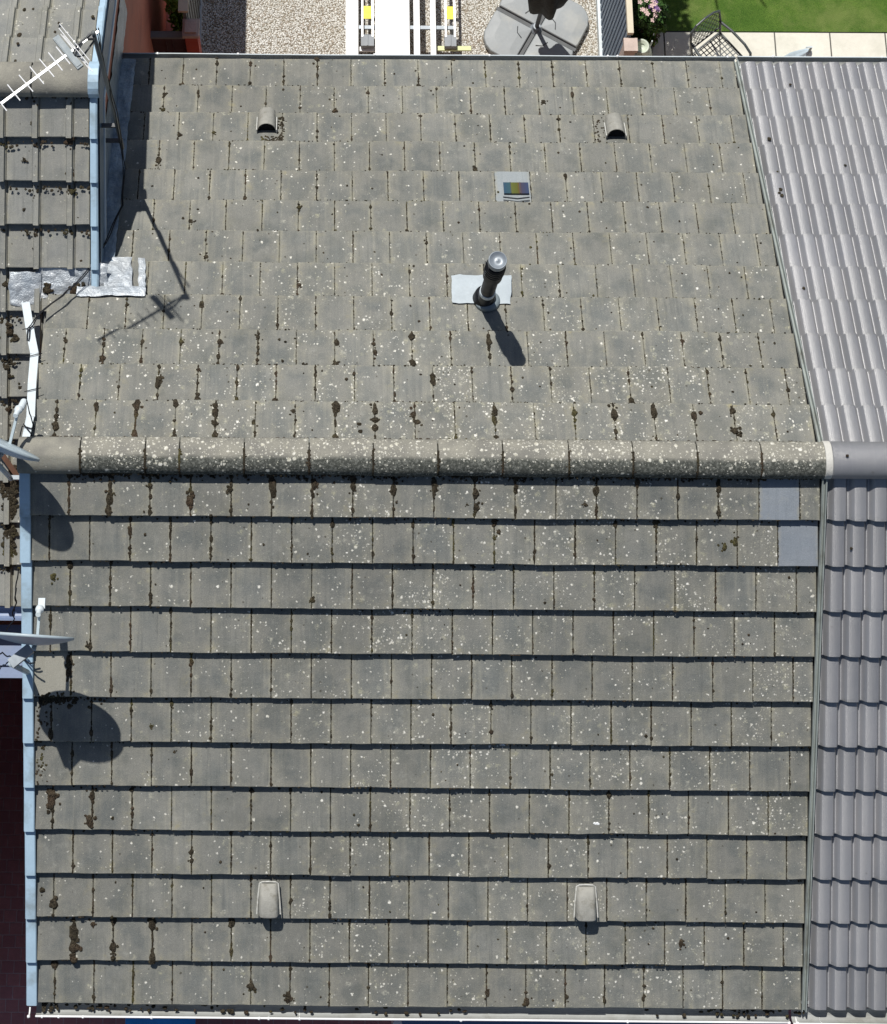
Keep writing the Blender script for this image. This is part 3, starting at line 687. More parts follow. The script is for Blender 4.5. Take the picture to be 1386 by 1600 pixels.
# ---------------------------------------------------------------- right neighbour (smooth roll tiles)
rn = thing('terraced_house', (8.5, 0, GZ), 'right neighbouring house with smooth grey corrugated roll tile roof', 'house')
prism_house(5.72, 11.5, 0, 3.45, -3.45 * math.tan(TH) - .1, -.12, M['brick_wall'], 'wall', rn)
PER = .1462; X0R = 5.752; AMP = .037
def prof(x):
    t = ((x - X0R) / PER) % 1.0
    ss = lambda a, b, v: (lambda q: q * q * (3 - 2 * q))(min(1, max(0, (v - a) / (b - a))))
    q = min(1, max(0, (t - .01) / .34)); h = .90 * (q * q * (3 - 2 * q)) ** .8 + .10 * math.sin(math.pi * min(1, max(0, (t - .25) / .70)))
    return h * (1 - ss(.84, .985, t))
def rolls(side, s00):
    mb = MB(); attr = []; TF = [0, .03, .06, .09, .12, .15, .18, .21, .25, .29, .34, .42, .52, .60, .70, .78, .84, .87, .90, .93, .96, .98]
    for r in range(1, 13):
        s0 = s00 + (r - 1) * G; s1 = s0 + G; dsr = U(-.002, .002)
        rows = []; rr = [R_() for _ in range(40)]
        for s, dh in ((s0 - .05, 0), (s0 + G * .5, 0), (s1 - .004 + dsr, 0), (s1 + dsr, -.004), (s1 + dsr, -.026)):
            row = []
            for k in range(24):
                off_ = (.5 * W if r % 2 else 0)
                for tf in TF:
                    x = X0R + (k + tf) * PER; t_ = (s - s0) / G; ti = int((x - X0R + off_) / W)
                    tj = (rr[ti] - .5) * .005 * max(0, t_)
                    row.append(SL(side, x, s + (rr[ti + 8] - .5) * .003 * (1 if s > s0 + .2 else 0), -.084 + .048 * t_ + AMP * prof(x) + dh + tj)); attr.append((0, min(1, max(0, t_)), rr[ti], rr[ti + 1]))
            rows.append(row)
        b = len(mb.v); mc = len(rows[0])
        for row in rows: mb.v.extend(row)
        for i in range(len(rows) - 1):
            for j in range(mc - 1):
                q = (b + i * mc + j, b + i * mc + j + 1, b + (i + 1) * mc + j + 1, b + (i + 1) * mc + j); mb.f.append(q if side < 0 else q[::-1])
    build('front_roof_slope' if side < 0 else 'back_roof_slope', mb, M['roll'], rn, attr=attr)
rolls(-1, S0F); rolls(1, S0B)
m = MB()
for side in (-1, 1): m.add([SL(side, 5.70, 0.02, -.08), SL(side, 11.5, 0.02, -.08), SL(side, 11.5, 4.2, -.08), SL(side, 5.70, 4.2, -.08)], [(0, 1, 2, 3)])
build('roof_underlay', m, M['hole'], rn)
for a, b_ in ((5.755, 6.2), (6.205, 6.65), (6.655, 7.1), (7.105, 7.55), (7.555, 8.0)):
    if a > 6.19: pass
for k in range(9):
    a = 5.757 + k * .6; m = MB(); half_ridge(m, a, a + .598, .128, .122, .028, -.05, wob=.0004); build('ridge_tile', m, M['roll'], rn, smooth=False)
m = MB(); half_ridge(m, XR + .012, 5.756, .131, .124, .028, -.052, wob=.001); build('ridge_end_mortar', m, M['mortar'], rn)
gutter(-1, S0F + 12 * G, 5.64, 10, rn, .04, dz=-.035, clips=[5.85, 6.6])
gutter(1, S0B + 12 * G, 5.74, 10, rn, -.0, dz=-.01, clips=[6.05, 7.0, 8.1])

# ---------------------------------------------------------------- moss
mm = MB(); AXF = (Vector((1, 0, 0)), SL(-1, 0, 1).normalized(), Vector((0, -ST, CT))); AXB = A
def surf(side, x, s, s00, step=.062):
    t = ((s - s00) / G) % 1.0; return SL(side, x, s, -step + step * t)
def mossblob(side, x, s, r, ar=1.0, hgt=.5, jit=.28):
    s00 = S0F if side < 0 else S0B; ax = AXF if side < 0 else AXB
    n = 6 if r < .012 else (8 if r < .02 else 11); mrows = 4 if r < .02 else 5
    mm.blob(surf(side, x, s, s00) - ax[2] * r * .12, r, r * ar, r * hgt * 1.35, ax, n, mrows, jit)
for side, x, s0, s1, r in seams:
    if side > 0: lvl = {1: 1.0, 2: .75, 3: .8, 4: .55, 12: .6}.get(r, .42)
    else: lvl = {1: 1.05, 2: .8, 3: .55, 11: .75, 12: .8}.get(r, .55)
    lvl *= (1.2 if x < 1.5 else 1.) * (.5 if x > 5.1 else 1.) * (.75 if x > 4.2 and side > 0 and r > 4 else 1)
    if side < 0 and x > 2.5 and r > 4: lvl *= .8
    if R_() < .10: lvl *= .25
    kind = R_(); s = s0 + .015; ph = U(0, 9)
    cover = U(.35, 1.) if side < 0 else U(.15, .8)
    while s < s1 - .006:
        e = mnoise.noise(Vector((x * 7, s * 16, side * 3 + ph)))
        rr = .0028 + .0092 * lvl * max(0, e + .18) * (1.35 if side < 0 else 1.)
        if R_() < cover and (rr > .0034 or R_() < .45): mossblob(side, x + U(-.003, .003), s, rr, U(1.2, 2.4), .6)
        s += rr * U(1.0, 2.0)
    for _ in range(int(lvl * U(1.6, 9.0))):
        c = min(.97, max(.04, random.choice((U(.04, .2), U(.72, .96), U(.1, .95), U(.1, .95))))); big = U(.0058, .0125) * (.8 + .5 * lvl) * (1.75 if R_() < .2 * lvl else 1)
        cs = s0 + (s1 - s0) * c; ar = U(.8, 2.0)
        mossblob(side, x + U(-.004, .004), cs, big, ar, .5)
        for _ in range(random.randint(0, 2)): mossblob(side, x + U(-1, 1) * big * .7, cs + U(-1.3, 1.3) * big * ar, big * U(.35, .7), 1, .6)
for side, s1, xa, xb, r in rowlines:            # along the course edges
    if r == 12: continue
    n = int((44 if side > 0 else 190) * (1.9 if (r <= 2 and side > 0) else 1))
    ph = U(0, 20)
    for _ in range(n * 3):
        x = U(xa + .02, xb)
        if mnoise.noise(Vector((x * 4, r * 3.1 + ph, side))) + (.35 if side > 0 else .5) < R_() * .8: continue
        rr = U(.003, .0075) * (1.4 if R_() < .1 else 1) 
        if side > 0: mossblob(side, x, s1 + rr * U(-1.2, -.2), rr, .6, .8)
        else: mossblob(side, x, s1 + U(.004, .016) + (U(0, .028) if R_() < .22 else 0), rr * 1.15, .9, 1.3)
for _ in range(420):                              # under the ridge, back
    x = U(.1, 5.6); mossblob(1, x, .185 + U(-.004, .012), U(.004, .012), .7, .7)
for side, s1, xa, xb, r in rowlines:            # tufts clinging to the lip of each tile, their shade makes the course line ragged
    if r == 12 or side > 0: continue
    ph = U(0, 30)
    for _ in range(230):
        x = U(xa + .02, xb)
        if mnoise.noise(Vector((x * 5, r * 2.3 + ph, 2))) + .30 < R_() * .9: continue
        rr = U(.002, .0055) * (1.7 if R_() < .08 else 1); mm.blob(SL(-1, x, s1 + .001, -.006), rr * U(1, 2.2), rr, rr, AXF, 6, 4, .3)
for _ in range(2400):                             # and in front of it
    x = U(.3, 5.3) if R_() < .93 else U(.3, 5.65)
    if mnoise.noise(Vector((x * 3.3, 4, 1))) + .55 < R_(): continue
    mossblob(-1, x, .108 + abs(random.gauss(0, .026)), U(.004, .012), .9, 1.3)
for _ in range(330):                               # loose tufts
    side = random.choice((-1, 1, 1)); s00 = S0F if side < 0 else S0B
    x = U(.5, 5.6); s = s00 + U(.05, 4.1); mossblob(side, x, s, U(.004, .012), U(.7, 1.3), .6)
for side, x, s0, s1, r in seams:
    if side < 0 and r in (1, 2) and x < 5.2 and R_() < (.75 if r == 1 else .35): mossblob(side, x + U(-.004, .004), s0 + U(.02, .2), U(.012, .024), U(1.2, 2.3), .5)
    if side < 0 and x < 1.2 and R_() < .4: mossblob(side, x, s0 + U(.05, .3), U(.010, .018), U(1.2, 2.4), .5)
    if side > 0 and r in (1, 2, 3) and R_() < .4: mossblob(side, x + U(-.004, .004), s0 + U(.03, .3), U(.010, .020), U(.8, 1.8), .5)
    if side > 0 and 3 < r < 10 and R_() < .34: mossblob(side, x + U(-.004, .004), s0 + random.choice((U(.02, .08), U(.2, .32))), U(.009, .015), U(.8, 1.5), .5)
    if side < 0 and 2 < r < 11 and R_() < .22: mossblob(side, x + U(-.003, .003), s0 + random.choice((U(.04, .1), U(.22, .33))), U(.008, .014), U(.9, 1.8), .5)
    if side > 0 and r in (10, 11, 12) and R_() < .42: mossblob(side, x + U(-.004, .004), s0 + U(.03, .3), U(.010, .017), U(.8, 1.5), .5)
for x in rx[1:-1]:
    for _ in range(16):
        a = math.pi * U(.40, .985); e = abs(random.gauss(0, .007)); mm.blob((x + random.choice((-1, 1)) * e, .027 + .129 * math.cos(a), -.060 + .119 * math.sin(a) ** .85), U(.004, .010), U(.004, .009), U(.003, .006), (Vector((1, 0, 0)), Vector((0, math.sin(a), -math.cos(a))).normalized(), Vector((0, math.cos(a), math.sin(a)))), 7, 4, .3)
for _ in range(520):
    x = U(.42, 5.66)
    if mnoise.noise(Vector((x * 3, 9, 1))) + .45 < R_(): continue
    r_ = U(.003, .009); mm.blob((x, -.101 - U(0, .008), -.058 + U(-.008, .010)), r_, r_, r_, (Vector((1, 0, 0)), Vector((0, 1, 0)), Vector((0, 0, 1))), 7, 4, .35)
def pm(px, py, r, ar=1.0, cnt=6, side=None):    # a named clump of the photograph
    side = side or (1 if py < 700 else -1); p = on(px, py, side); s = abs(p.y) / CT if True else 0
    s = math.hypot(p.y, p.z); mossblob(side, p.x, s, r, ar, .55)
    for _ in range(cnt): mossblob(side, p.x + random.gauss(0, r * .7), s + random.gauss(0, r * .8 * ar), r * U(.3, .6), 1, .6)
for a in ((525, 637, .030), (586, 640, .024, 1.3), (586, 652, .026), (561, 658, .018, 1, 1), (563, 668, .016, 1, 1), (646, 645, .022, 1.3), (652, 655, .022), (212, 633, .022), (336, 632, .024), (336, 657, .026), (335, 676, .020, 1.3), (960, 645, .026, 2.0), (1022, 643, .022, 1.5), (1145, 640, .022), (1150, 668, .026, 1, 12), (1095, 643, .017, 1, 2),
          (248, 590, .026, 1.6), (310, 576, .018), (283, 532, .017, 1.6), (526, 532, .020, 1.6), (586, 545, .017, 1.5), (525, 562, .022, .7, 12), (344, 532, .020), (403, 525, .018, 1.4),
          (340, 90, .018), (495, 92, .024, 1, 8), (706, 92, .022, .7), (967, 106, .017), (257, 145, .022), (255, 165, .022, .8, 10), (575, 143, .018), (524, 167, .024, .7, 8), (849, 156, .020, .8, 10), (577, 176, .018), (280, 205, .020), (312, 214, .024, .5), (334, 202, .018), (248, 245, .026, 1.8), (298, 340, .018), (322, 395, .020), (467, 322, .020), (468, 440, .018),
          (210, 673, .02), (272, 678, .018), (458, 640, .018, 1.3), (396, 655, .015, 2.),
          (297, 785, .032, 1.6), (171, 783, .026, 2), (234, 762, .018), (427, 770, .026, 3), (359, 768, .022), (552, 765, .02, 1.6), (615, 770, .022, 2), (680, 768, .02, 1.8), (744, 775, .026, 1.6), (745, 795, .022, 1.3), (807, 765, .02, 1.5), (491, 762, .026, 2), (82, 905, .022), (137, 1010, .016), (107, 1040, .026, 2.2), (107, 1055, .024, 1.5), (79, 1260, .03, 2, 10), (140, 1285, .028, 1.6), (108, 1108, .02), (80, 1245, .034, .8, 14), (143, 1250, .022, 1.7),
          (115, 1462, .034, 2.2), (115, 1483, .036, 1.1), (115, 1500, .028), (237, 1450, .028, 2), (84, 1415, .03, 1.4), (144, 1450, .02), (176, 1483, .024, 1.6), (176, 1498, .02), (299, 1347, .018), (450, 1560, .024, 2.2), (393, 1545, .028), (454, 1592 - 30, .02), (762, 1570 - 15, .018, 2), (1065, 1478, .018, 2.2), (823, 1567, .024, 1.4), (886, 1560, .018), (858, 1355, .018), (915, 790, .016), (780, 835, .016), (1133, 858, .02, 1.5), (1150, 850, .022, 1.8), (65, 1395, .020), (560, 1290, .012, 1, 1), (236, 1137, .016), (268, 1105, .014), (272, 1180, .011), (730, 790, .01)):
    pm(*a)
for _ in range(60): pm(U(408, 441), U(207, 214), U(.006, .012), 1, 0)
for _ in range(50): pm(U(434, 444), U(182, 212), U(.006, .012), 1, 0)
for _ in range(26): pm(U(930, 945), U(182, 214), U(.006, .011), 1, 0)
for _ in range(18): pm(U(950, 972), U(216, 222), U(.005, .010), 1, 0)
for _ in range(260): pm(60 + abs(random.gauss(0, 34)), 1096 + random.gauss(0, 5), U(.007, .016), 1, 0)     # damp thick moss beside the lower dish
for _ in range(60): pm(U(56, 74), U(1100, 1240), U(.006, .012), 1, 0)
for _ in range(70): pm(U(110, 250), 745 + random.gauss(0, 3), U(.007, .015), 1, 0)
for px, n, y1 in ((75, 70, 1574), (330, 24, 1577), (1180, 34, 1583), (620, 14, 1580)):   # debris sitting in the gutter
    for _ in range(n):
        x = max(.06, on(px, 1500, -1).x + random.gauss(0, .35)); yy = -(S0F + 12 * G) * CT - U(.0, .055); mm.blob((x, yy, -(S0F + 12 * G) * ST - .075), U(.008, .018), U(.008, .016), U(.008, .014), (Vector((1, 0, 0)), Vector((0, 1, 0)), Vector((0, 0, 1))), 7, 4, .3)
build('moss', mm, M['moss'], kind='stuff', label='brown and olive moss clumps along the tile joints of the middle roof')
# moss on the neighbours' roofs
mm = MB()
def nm_(px, py, r, cnt=5, yo=YN, side=-1, spread=.8):
    p = on(px, py, side, -.02, yo); ax = AXF if side < 0 else AXB
    mm.blob(p, r, r * U(.8, 1.3), r * .6, ax, 11, 5, .25)
    for _ in range(cnt): mm.blob(p + ax[0] * random.gauss(0, r * spread) + ax[1] * random.gauss(0, r * spread), r * U(.35, .6), r * U(.35, .6), r * .4, ax, 8, 4, .3)
for a in ((110, 214, .034), (110, 272, .036), (38, 250, .014), (37, 328, .01), (52, 418, .014), (127, 408, .02), (122, 342, .022), (14, 519, .036, 8), (24, 530, .03), (24, 548, .018), (10, 575, .026), (14, 588, .02), (12, 640, .022), (10, 655, .02), (7, 668, .022), (31, 606, .018), (112, 300, .02), (8, 445, .026), (74, 453, .034, 10), (118, 452, .036, 10), (30, 470, .02)): nm_(*a)
for _ in range(420):
    px = U(3, 28); py = U(728, 882); 
    if (px - 14) ** 2 / 150 < R_() * 1.3: nm_(px, py, U(.010, .022), 0)
for _ in range(130): nm_(U(0, 150), random.choice((226, 296, 364, 150)) + U(-5, 4), U(.005, .013), 0)
for _ in range(60): nm_(random.choice((52, 56, 112)) + U(-3, 3), U(150, 430), U(.004, .010), 0)
for _ in range(60): nm_(U(0, 34), random.choice((500, 566, 630, 695, 890)) + U(-5, 5), U(.006, .014), 0)
for px, py, r in ((30, 55, .02), (28, 68, .012), (92, 36, .011), (145, 26, .014), (38, 15, .014), (24, 95, .012), (86, 50, .012), (52, 14, .01)):
    p = on(px, py, 1, 0, YN); mm.blob(p, r, r * 1.3, r * .6, AXB, 9, 4, .3)
build('moss', mm, M['moss'], kind='stuff', label='dark and yellow green moss tufts on the left neighbouring roof')
mm = MB()
for px, py, r in ((1235, 132, .012), (1225, 193, .012), (1202, 217, .018), (1215, 268, .009), (1220, 296, .016), (1222, 305, .014), (1218, 301, .012), (1321, 258, .012), (1256, 450, .013), (1334, 645, .009)):
    p = on(px, py, 1, -.02); mm.blob(p, r, r * U(.8, 1.2), r * .6, AXB, 9, 5, .3)
for px, py, r in ((1330, 857, .012), (1324, 712, .012)):
    p = on(px, py, -1, -.015 if py > 720 else .06); mm.blob(p, r, r, r * .6, AXF, 9, 5, .3)
build('moss', mm, M['moss'], kind='stuff', label='few small brown moss pellets on the smooth roll tiles at right')
# bird droppings
for px, py, side, lab in ((786, 1170, -1, 'white bird dropping splash in the middle of the front roof slope'), (932, 1300 - 12, -1, 'white bird dropping low on the front slope at right of centre')):
    m = MB(); p = on(px, py, side, .0); s = math.hypot(p.y, p.z); p = surf(side, p.x, s, S0F)
    for k in range(4): m.blob(p + AXF[0] * (k * .009 - .012) + AXF[1] * (k % 2) * .006, .012, .009, .003, AXF, 9, 4, .3)
    tag(build('bird_dropping', m, M['white'], loc=None), lab, 'bird dropping', 'bird droppings on the roof')

# ---------------------------------------------------------------- aerial on the neighbour's gable
Z = 1.8; top = Vector((.5386, 2.572, Z))
ar = thing('tv_aerial', (.5386, 2.572, -.6), 'silver rooftop television aerial with crossed rods on a leaning grey mast by the left gable', 'aerial')
m = MB(); m.tube([top + Vector((0, 0, .06)), top + Vector((-.01, .01, -1.0)), Vector((.5, 2.60, -.95))], .016, 10); build('mast', m, M['mast'], ar, smooth=True)
m = MB(); m.bar(Vector((.36, 2.6, -.35)), Vector((.52, 2.6, -.35)), .03); m.bar(Vector((.36, 2.6, -.75)), Vector((.52, 2.6, -.75)), .03); m.box((.368, 2.6, -.55), (.012, .06, .5)); build('wall_bracket', m, M['dark_metal'], ar)
ZB = Z - .02
b0 = at(154, 49, ZB); b1 = at(2, 162, ZB); bd = (b1 - b0).normalized(); pdn = Vector((bd.y, -bd.x, 0)).normalized()
m = MB(); m.bar(b0, b0 + bd * .085, .017); m.bar(b0 + bd * .14, b1, .017); m.bar(b0 + bd * .05, b0 + bd * .2, .010); build('boom', m, M['alu'], ar)
def bp(px, py): return at(px, py, ZB)
for (xa, ya, xb, yb) in ((0, 160, 11, 174), (12, 133, 32, 158), (30, 118, 52, 144), (47, 105, 69, 132), (62, 93, 85, 121), (76, 83, 98, 111), (88, 74, 110, 101)):
    m = MB(); m.tube([bp(xa, ya) + Vector((0, 0, .012)), bp(xb, yb) + Vector((0, 0, .012))], .0042, 6); build('element', m, M['alu'], ar)
pc0, pc1 = bp(87, 58), bp(126, 106); m = MB(); m.bar(pc0, pc1, .048, .03); m.bar(pc0 + (pc1 - pc0) * .05, pc0 + (pc1 - pc0) * .95, .036, .04); build('dipole_box', m, M['grey_plate'], ar)
m = MB()
for dz, o in ((.12, 0), (.06, .015), (-.06, .015), (-.12, 0)):
    q = b0 + bd * .19 + Vector((0, 0, dz)); m.tube([q - pdn * .17 + bd * o, q + pdn * .17 + bd * o], .003, 6)
m.bar(b0 + bd * .19 + Vector((0, 0, -.13)), b0 + bd * .19 + Vector((0, 0, .13)), .008); build('reflector', m, M['alu'], ar)
m = MB(); m.box(top + Vector((-.02, -.01, .0)), (.05, .04, .05)); m.tube([top + Vector((-.02, 0, .03)), top + bd * .14 + Vector((0, 0, .04)), top + bd * .2 + Vector((0, -.03, -.03)), top + bd * .12 + Vector((.02, -.05, -.06)), top + Vector((.0, 0, -.08))], .007, 6); m.tube([top + bd * .1 + Vector((0, 0, .03)), top + bd * .16 + Vector((0, -.04, .0)), top + bd * .16 + Vector((.01, -.08, -.05))], .01, 6); build('clamp', m, M['dark_metal'], ar)
m = MB()
for o in (0, .012):
    P_ = [at(150, 45, 1.7), at(158, 90, 1.2), at(172, 140, .6), at(183, 190, .0) + Vector((0, 0, .0)), on(192, 260, 1, .05), on(190, 320, 1, .06), on(165, 380, 1, .10), on(130, 430, 1, .14), on(95, 462, 1, .10), on(62, 490, 1, .07), on(45, 512, 1, .05), on(40, 540, 1, .03)]
    P2 = []
    for i in range(len(P_) - 1):
        for k in range(4): P2.append(P_[i].lerp(P_[i + 1], k / 4) + Vector((o + math.sin(i * 1.7 + k + o * 80) * .006, math.cos(i * 2.1 + k) * .005, 0)))
    m.tube(P2, .0045, 6)
build('cable', m, M['black'], ar)

# ---------------------------------------------------------------- satellite dishes
def dish(c, az, el, R, label, pole_base, lnbpx, lnbz, arm_len, big=False):
    n = Vector((math.sin(az) * math.cos(el), math.cos(az) * math.cos(el), math.sin(el)))
    d_ = thing('satellite_dish', pole_base, label, 'satellite dish', 'satellite dishes on the left gable')
    up = Vector((0, 0, 1)) - n * n.z; up.normalize(); rt = up.cross(n).normalized()
    m = MB(); rows = []; NR, NA = 7, 40
    for i in range(NR + 1):
        rr = R * i / NR
        rows.append([c + rt * (rr * math.cos(a)) + up * (rr * 1.06 * math.sin(a)) - n * (.050 * (1 - (rr / R) ** 2)) for a in [2 * math.pi * j / NA for j in range(NA)]])
    rows.append([c + rt * ((R + .006) * math.cos(a)) + up * ((R + .006) * 1.06 * math.sin(a)) - n * .004 for a in [2 * math.pi * j / NA for j in range(NA)]])
    rows.append([c + rt * ((R + .006) * math.cos(a)) + up * ((R + .006) * 1.06 * math.sin(a)) - n * .018 for a in [2 * math.pi * j / NA for j in range(NA)]])
    for i in range(NR, -1, -1):
        rr = (R - .006) * i / NR; rows.append([c + rt * (rr * math.cos(a)) + up * (rr * 1.06 * math.sin(a)) - n * (.020 + .050 * (1 - (rr / R) ** 2)) for a in [2 * math.pi * j / NA for j in range(NA)]])
    m.grid(rows, True); build('reflector', m, M['dish'], d_, smooth=True)
    lp = at(lnbpx[0], lnbpx[1], lnbz); lo = c - up * R * 1.02 - n * .01
    m = MB(); m.bar(lo, lp + (lo - lp).normalized() * .03, .019, .024); m.bar(lo, lo - n * .09 + up * R * .5, .03, .02); build('arm', m, M['dish'], d_)
    h = (c - lp).normalized(); m = MB(); m.lathe(lp - h * .02, [(.024, 0), (.030, .008), (.030, .03), (.02, .045), (.018, .09)], 18, axis=h); m.lathe(lp - h * .1 + Vector((.01, 0, 0)), [(.02, 0), (.026, .01), (.026, .08), (.016, .09)], 14, axis=h) if not big else m.box(lp - h * .075 + Vector((.004, 0, 0)), (.048, .07, .045))
    build('receiver', m, M['white_trim'], d_, smooth=False)
    m = MB(); q = c - n * .13; pt = Vector((pole_base[0], q.y, q.z))
    m.tube([Vector(pole_base), Vector((pole_base[0], pole_base[1], q.z + .01))], .019, 12); build('pole', m, M['dish'], d_, smooth=True)
    m = MB(); m.bar(c - n * .09, Vector((pole_base[0], pole_base[1], q.z)), .07, .06); build('pole_clamp', m, M['galv'], d_); m = MB(); m.bar(Vector(pole_base) + Vector((0, 0, .05)), Vector((.03, pole_base[1], pole_base[2] + .05)), .03); build('bracket', m, M['galv'], d_)
    return d_
d2 = dish(Vector((.118, -1.225, .13)), .06, .06, .285, 'lower satellite dish with boxy receiver beside the front slope verge', (-.02, -1.42, -1.1), (62, 952), -.12, .3, True)
d1 = dish(Vector((-.115, .03, .50)), .42, .14, .285, 'upper satellite dish with round receiver beside the left end of the ridge', (-.16, -.10, -.35), (29, 640), .28, .3)
def wander(pts, amp=.01, n=6):
    o = []
    for i in range(len(pts) - 1):
        for k in range(n): q = pts[i].lerp(pts[i + 1], k / n); o.append(q + Vector((mnoise.noise(q * 7) * amp, mnoise.noise(q * 7 + Vector((5, 0, 0))) * amp, mnoise.noise(q * 7 + Vector((0, 5, 0))) * amp)))
    return o + [pts[-1]]
m = MB()
for pts in (([at(52, 1020, -.6), at(30, 1028, -.75), at(10, 1040, -1.0), at(-15, 1045, -1.4)]), ([at(55, 1035, -.6), at(30, 1032, -.8), at(5, 1022, -1.1), at(-12, 1018, -1.4)]), ([at(48, 1016, -.6), at(25, 1040, -.9), at(48, 1056, -.9)]), ([at(26, 920, -1.6), at(23, 945, -1.8), at(19, 965, -2.0), at(10, 985, -2.1)]), ([at(28, 890, -1.4), at(25, 930, -1.7), at(22, 955, -1.9)])): m.tube(wander([Vector(p) for p in pts], .03), .0055, 6)
build('cable', m, M['black'], d2)
m = MB()
for pts in (([on(30, 700, 1, .03), on(33, 665, 1, .05), on(50, 668, 1, .05)]), ([on(34, 662, 1, .05), on(44, 672, 1, .06), on(50, 682, 1, .05)]), ([at(42, 625, .3), at(46, 640, .2), on(52, 672, 1, .05)])): m.tube(wander([Vector(p) for p in pts], .02), .0045, 6)
build('cable', m, M['black'], d1)
m = MB(); m.bar(on(-12, 688, -1, .05, YN), on(30, 748, -1, .06, YN), .04, .03); tag(build('timber_batten', m, M['rust'], loc=None), 'rusty brown batten lying on the left roof below the upper dish', 'batten')

# ---------------------------------------------------------------- back yards
def on_ground(px, py, dz=0): return at(px, py, GZ + dz)
# left fence + gate + pier
fl = thing('garden_fence', (.70, 6.2, GZ), 'grey board fence with white cap left of the gravel yard', 'fence')
PL = at(298, 42, GZ + 2.25); PR_ = at(981, 70, GZ + 2.04)
m = MB(); m.box((.71, PL.y + .1 + 2.67, GZ + 1.25), (.035, 5.35, 2.3))
for k in range(36): m.box((.732, PL.y + .14 + k * .15, GZ + 1.25), (.012, .008, 2.3))
build('panel', m, M['grey_fence'], fl)
m = MB(); m.box((.70, PL.y + .1 + 2.67, GZ + 2.43), (.10, 5.35, .05)); build('cap', m, M['cream'], fl)
m = MB(); m.box((.735, 7.2, GZ + .06), (.03, 7.5, .12)); build('gravel_board', m, M['white_trim'], fl)
pr = thing('brick_pier', (PL.x, PL.y, GZ), 'red painted pier with pale stone cap beside the dark gate', 'pier')
m = MB(); m.box((PL.x, PL.y, GZ + 1.08), (.13, .15, 2.16)); build('shaft', m, M['redpier'], pr)
m = MB(); m.box((PL.x, PL.y, GZ + 2.2), (.17, .19, .07)); m.box((PL.x, PL.y, GZ + 2.25), (.12, .13, .05)); build('coping', m, M['stone'], pr)
gt = thing('garden_gate', ((PL.x + .345) / 2 - .03, PL.y, GZ), 'dark plum solid gate between the red wall and the red pier', 'gate')
m = MB(); GX = (PL.x - .07 + .345) / 2; GW = PL.x - .07 - .345; m.box((GX, PL.y, GZ + 1.0), (GW, .04, 1.95))
for k in range(2): m.box((GX - .03 + k * .07, PL.y - .025, GZ + 1.0), (.006, .012, 1.95))
build('leaf', m, M['plum'], gt); m = MB(); m.box((GX, PL.y, GZ + 2.0), (GW + .01, .07, .05)); build('top_rail', m, M['grey_fence'], gt)
def leaves(mb, c, rad, n, size, shell=.5):
    c = Vector(c)
    for _ in range(n):
        d = Vector((random.gauss(0, 1), random.gauss(0, 1), random.gauss(0, 1))).normalized(); k = U(shell, 1) ** .6
        p = c + Vector((d.x * rad[0], d.y * rad[1], d.z * rad[2])) * k
        if mnoise.noise(p * 4.0) < -.12: continue
        nrm = (d + Vector((U(-.9, .9), U(-.9, .9), U(-.2, 1.2)))).normalized(); t = nrm.orthogonal().normalized(); t.rotate(__import__('mathutils').Quaternion(nrm, U(0, 6.28))); b2 = nrm.cross(t); s = size * U(.6, 1.3)
        mb.add([p - t * s, p - b2 * s * .45 + nrm * s * .15, p + t * s, p + b2 * s * .45 + nrm * s * .15], [(0, 1, 2), (0, 2, 3)])
def shrub(name, c, rad, n, size, mat, label, cat, stems=5, flowers=None):
    t = thing(name, (c[0], c[1], GZ), label, cat)
    m = MB(); leaves(m, c, rad, n, size, .25); build('foliage', m, mat, t)
    m = MB()
    for k in range(stems): m.tube([Vector((c[0] + U(-.05, .05), c[1] + U(-.05, .05), GZ)), Vector((c[0] + U(-.1, .1), c[1] + U(-.1, .1), (GZ + c[2]) / 2)), Vector((c[0] + U(-1, 1) * rad[0] * .6, c[1] + U(-1, 1) * rad[1] * .6, c[2] + U(0, .6) * rad[2]))], .014, 6, .004)
    build('stem', m, M['bark'], t)
    for mat2, k2, cc, sp in flowers or ():
        m = MB()
        for _ in range(k2):
            p = Vector(cc) + Vector((random.gauss(0, sp), random.gauss(0, sp), random.gauss(0, .03)))
            for j in range(5):
                a = j * 1.256; q = Vector((math.cos(a), math.sin(a), .25)) * .02; m.add([p, p + q + Vector((-q.y, q.x, 0)) * .5, p + q * 1.5, p + q + Vector((q.y, -q.x, 0)) * .5], [(0, 1, 2, 3)])
        build('blossom', m, M[mat2], t)
    return t
sp = at(276, 12, GZ + 1.5)
shrub('shrub', (sp.x, sp.y + .2, GZ + 1.15), (.14, .42, .85), 2600, .032, M['leaf_sunlit'], 'green leafy shrub, sunlight put into its leaf colour, squeezed between red wall and grey fence', 'shrub')
# right fence
fr = thing('garden_fence', (5.22, 7, GZ), 'blue grey ribbed fence with cream top rail between gravel yard and lawn', 'fence')
m = MB(); m.box((5.255, PR_.y + 2.8, GZ + 1.08), (.02, 5.4, 1.95))
for k in range(62): m.box((5.238, PR_.y + .14 + k * .088, GZ + 1.08), (.022, .05, 1.95))
build('panel', m, M['slat'], fr)
m = MB(); m.box((5.25, PR_.y + 2.8, GZ + 2.09), (.06, 5.4, .07)); build('top_rail', m, M['cream'], fr)
m = MB(); m.box((5.222, 7.6, GZ + .07), (.05, 8., .14)); build('gravel_board', m, M['white_trim'], fr)
pr = thing('stone_pier', (5.25, PR_.y, GZ), 'pinkish stone block pier at the near end of the ribbed fence', 'pier')
m = MB(); m.box((5.255, PR_.y, GZ + 1.0), (.11, .12, 2.0)); build('shaft', m, M['stone'], pr); m = MB(); m.box((5.255, PR_.y, GZ + 2.02), (.14, .14, .07)); build('coping', m, M['stone'], pr)
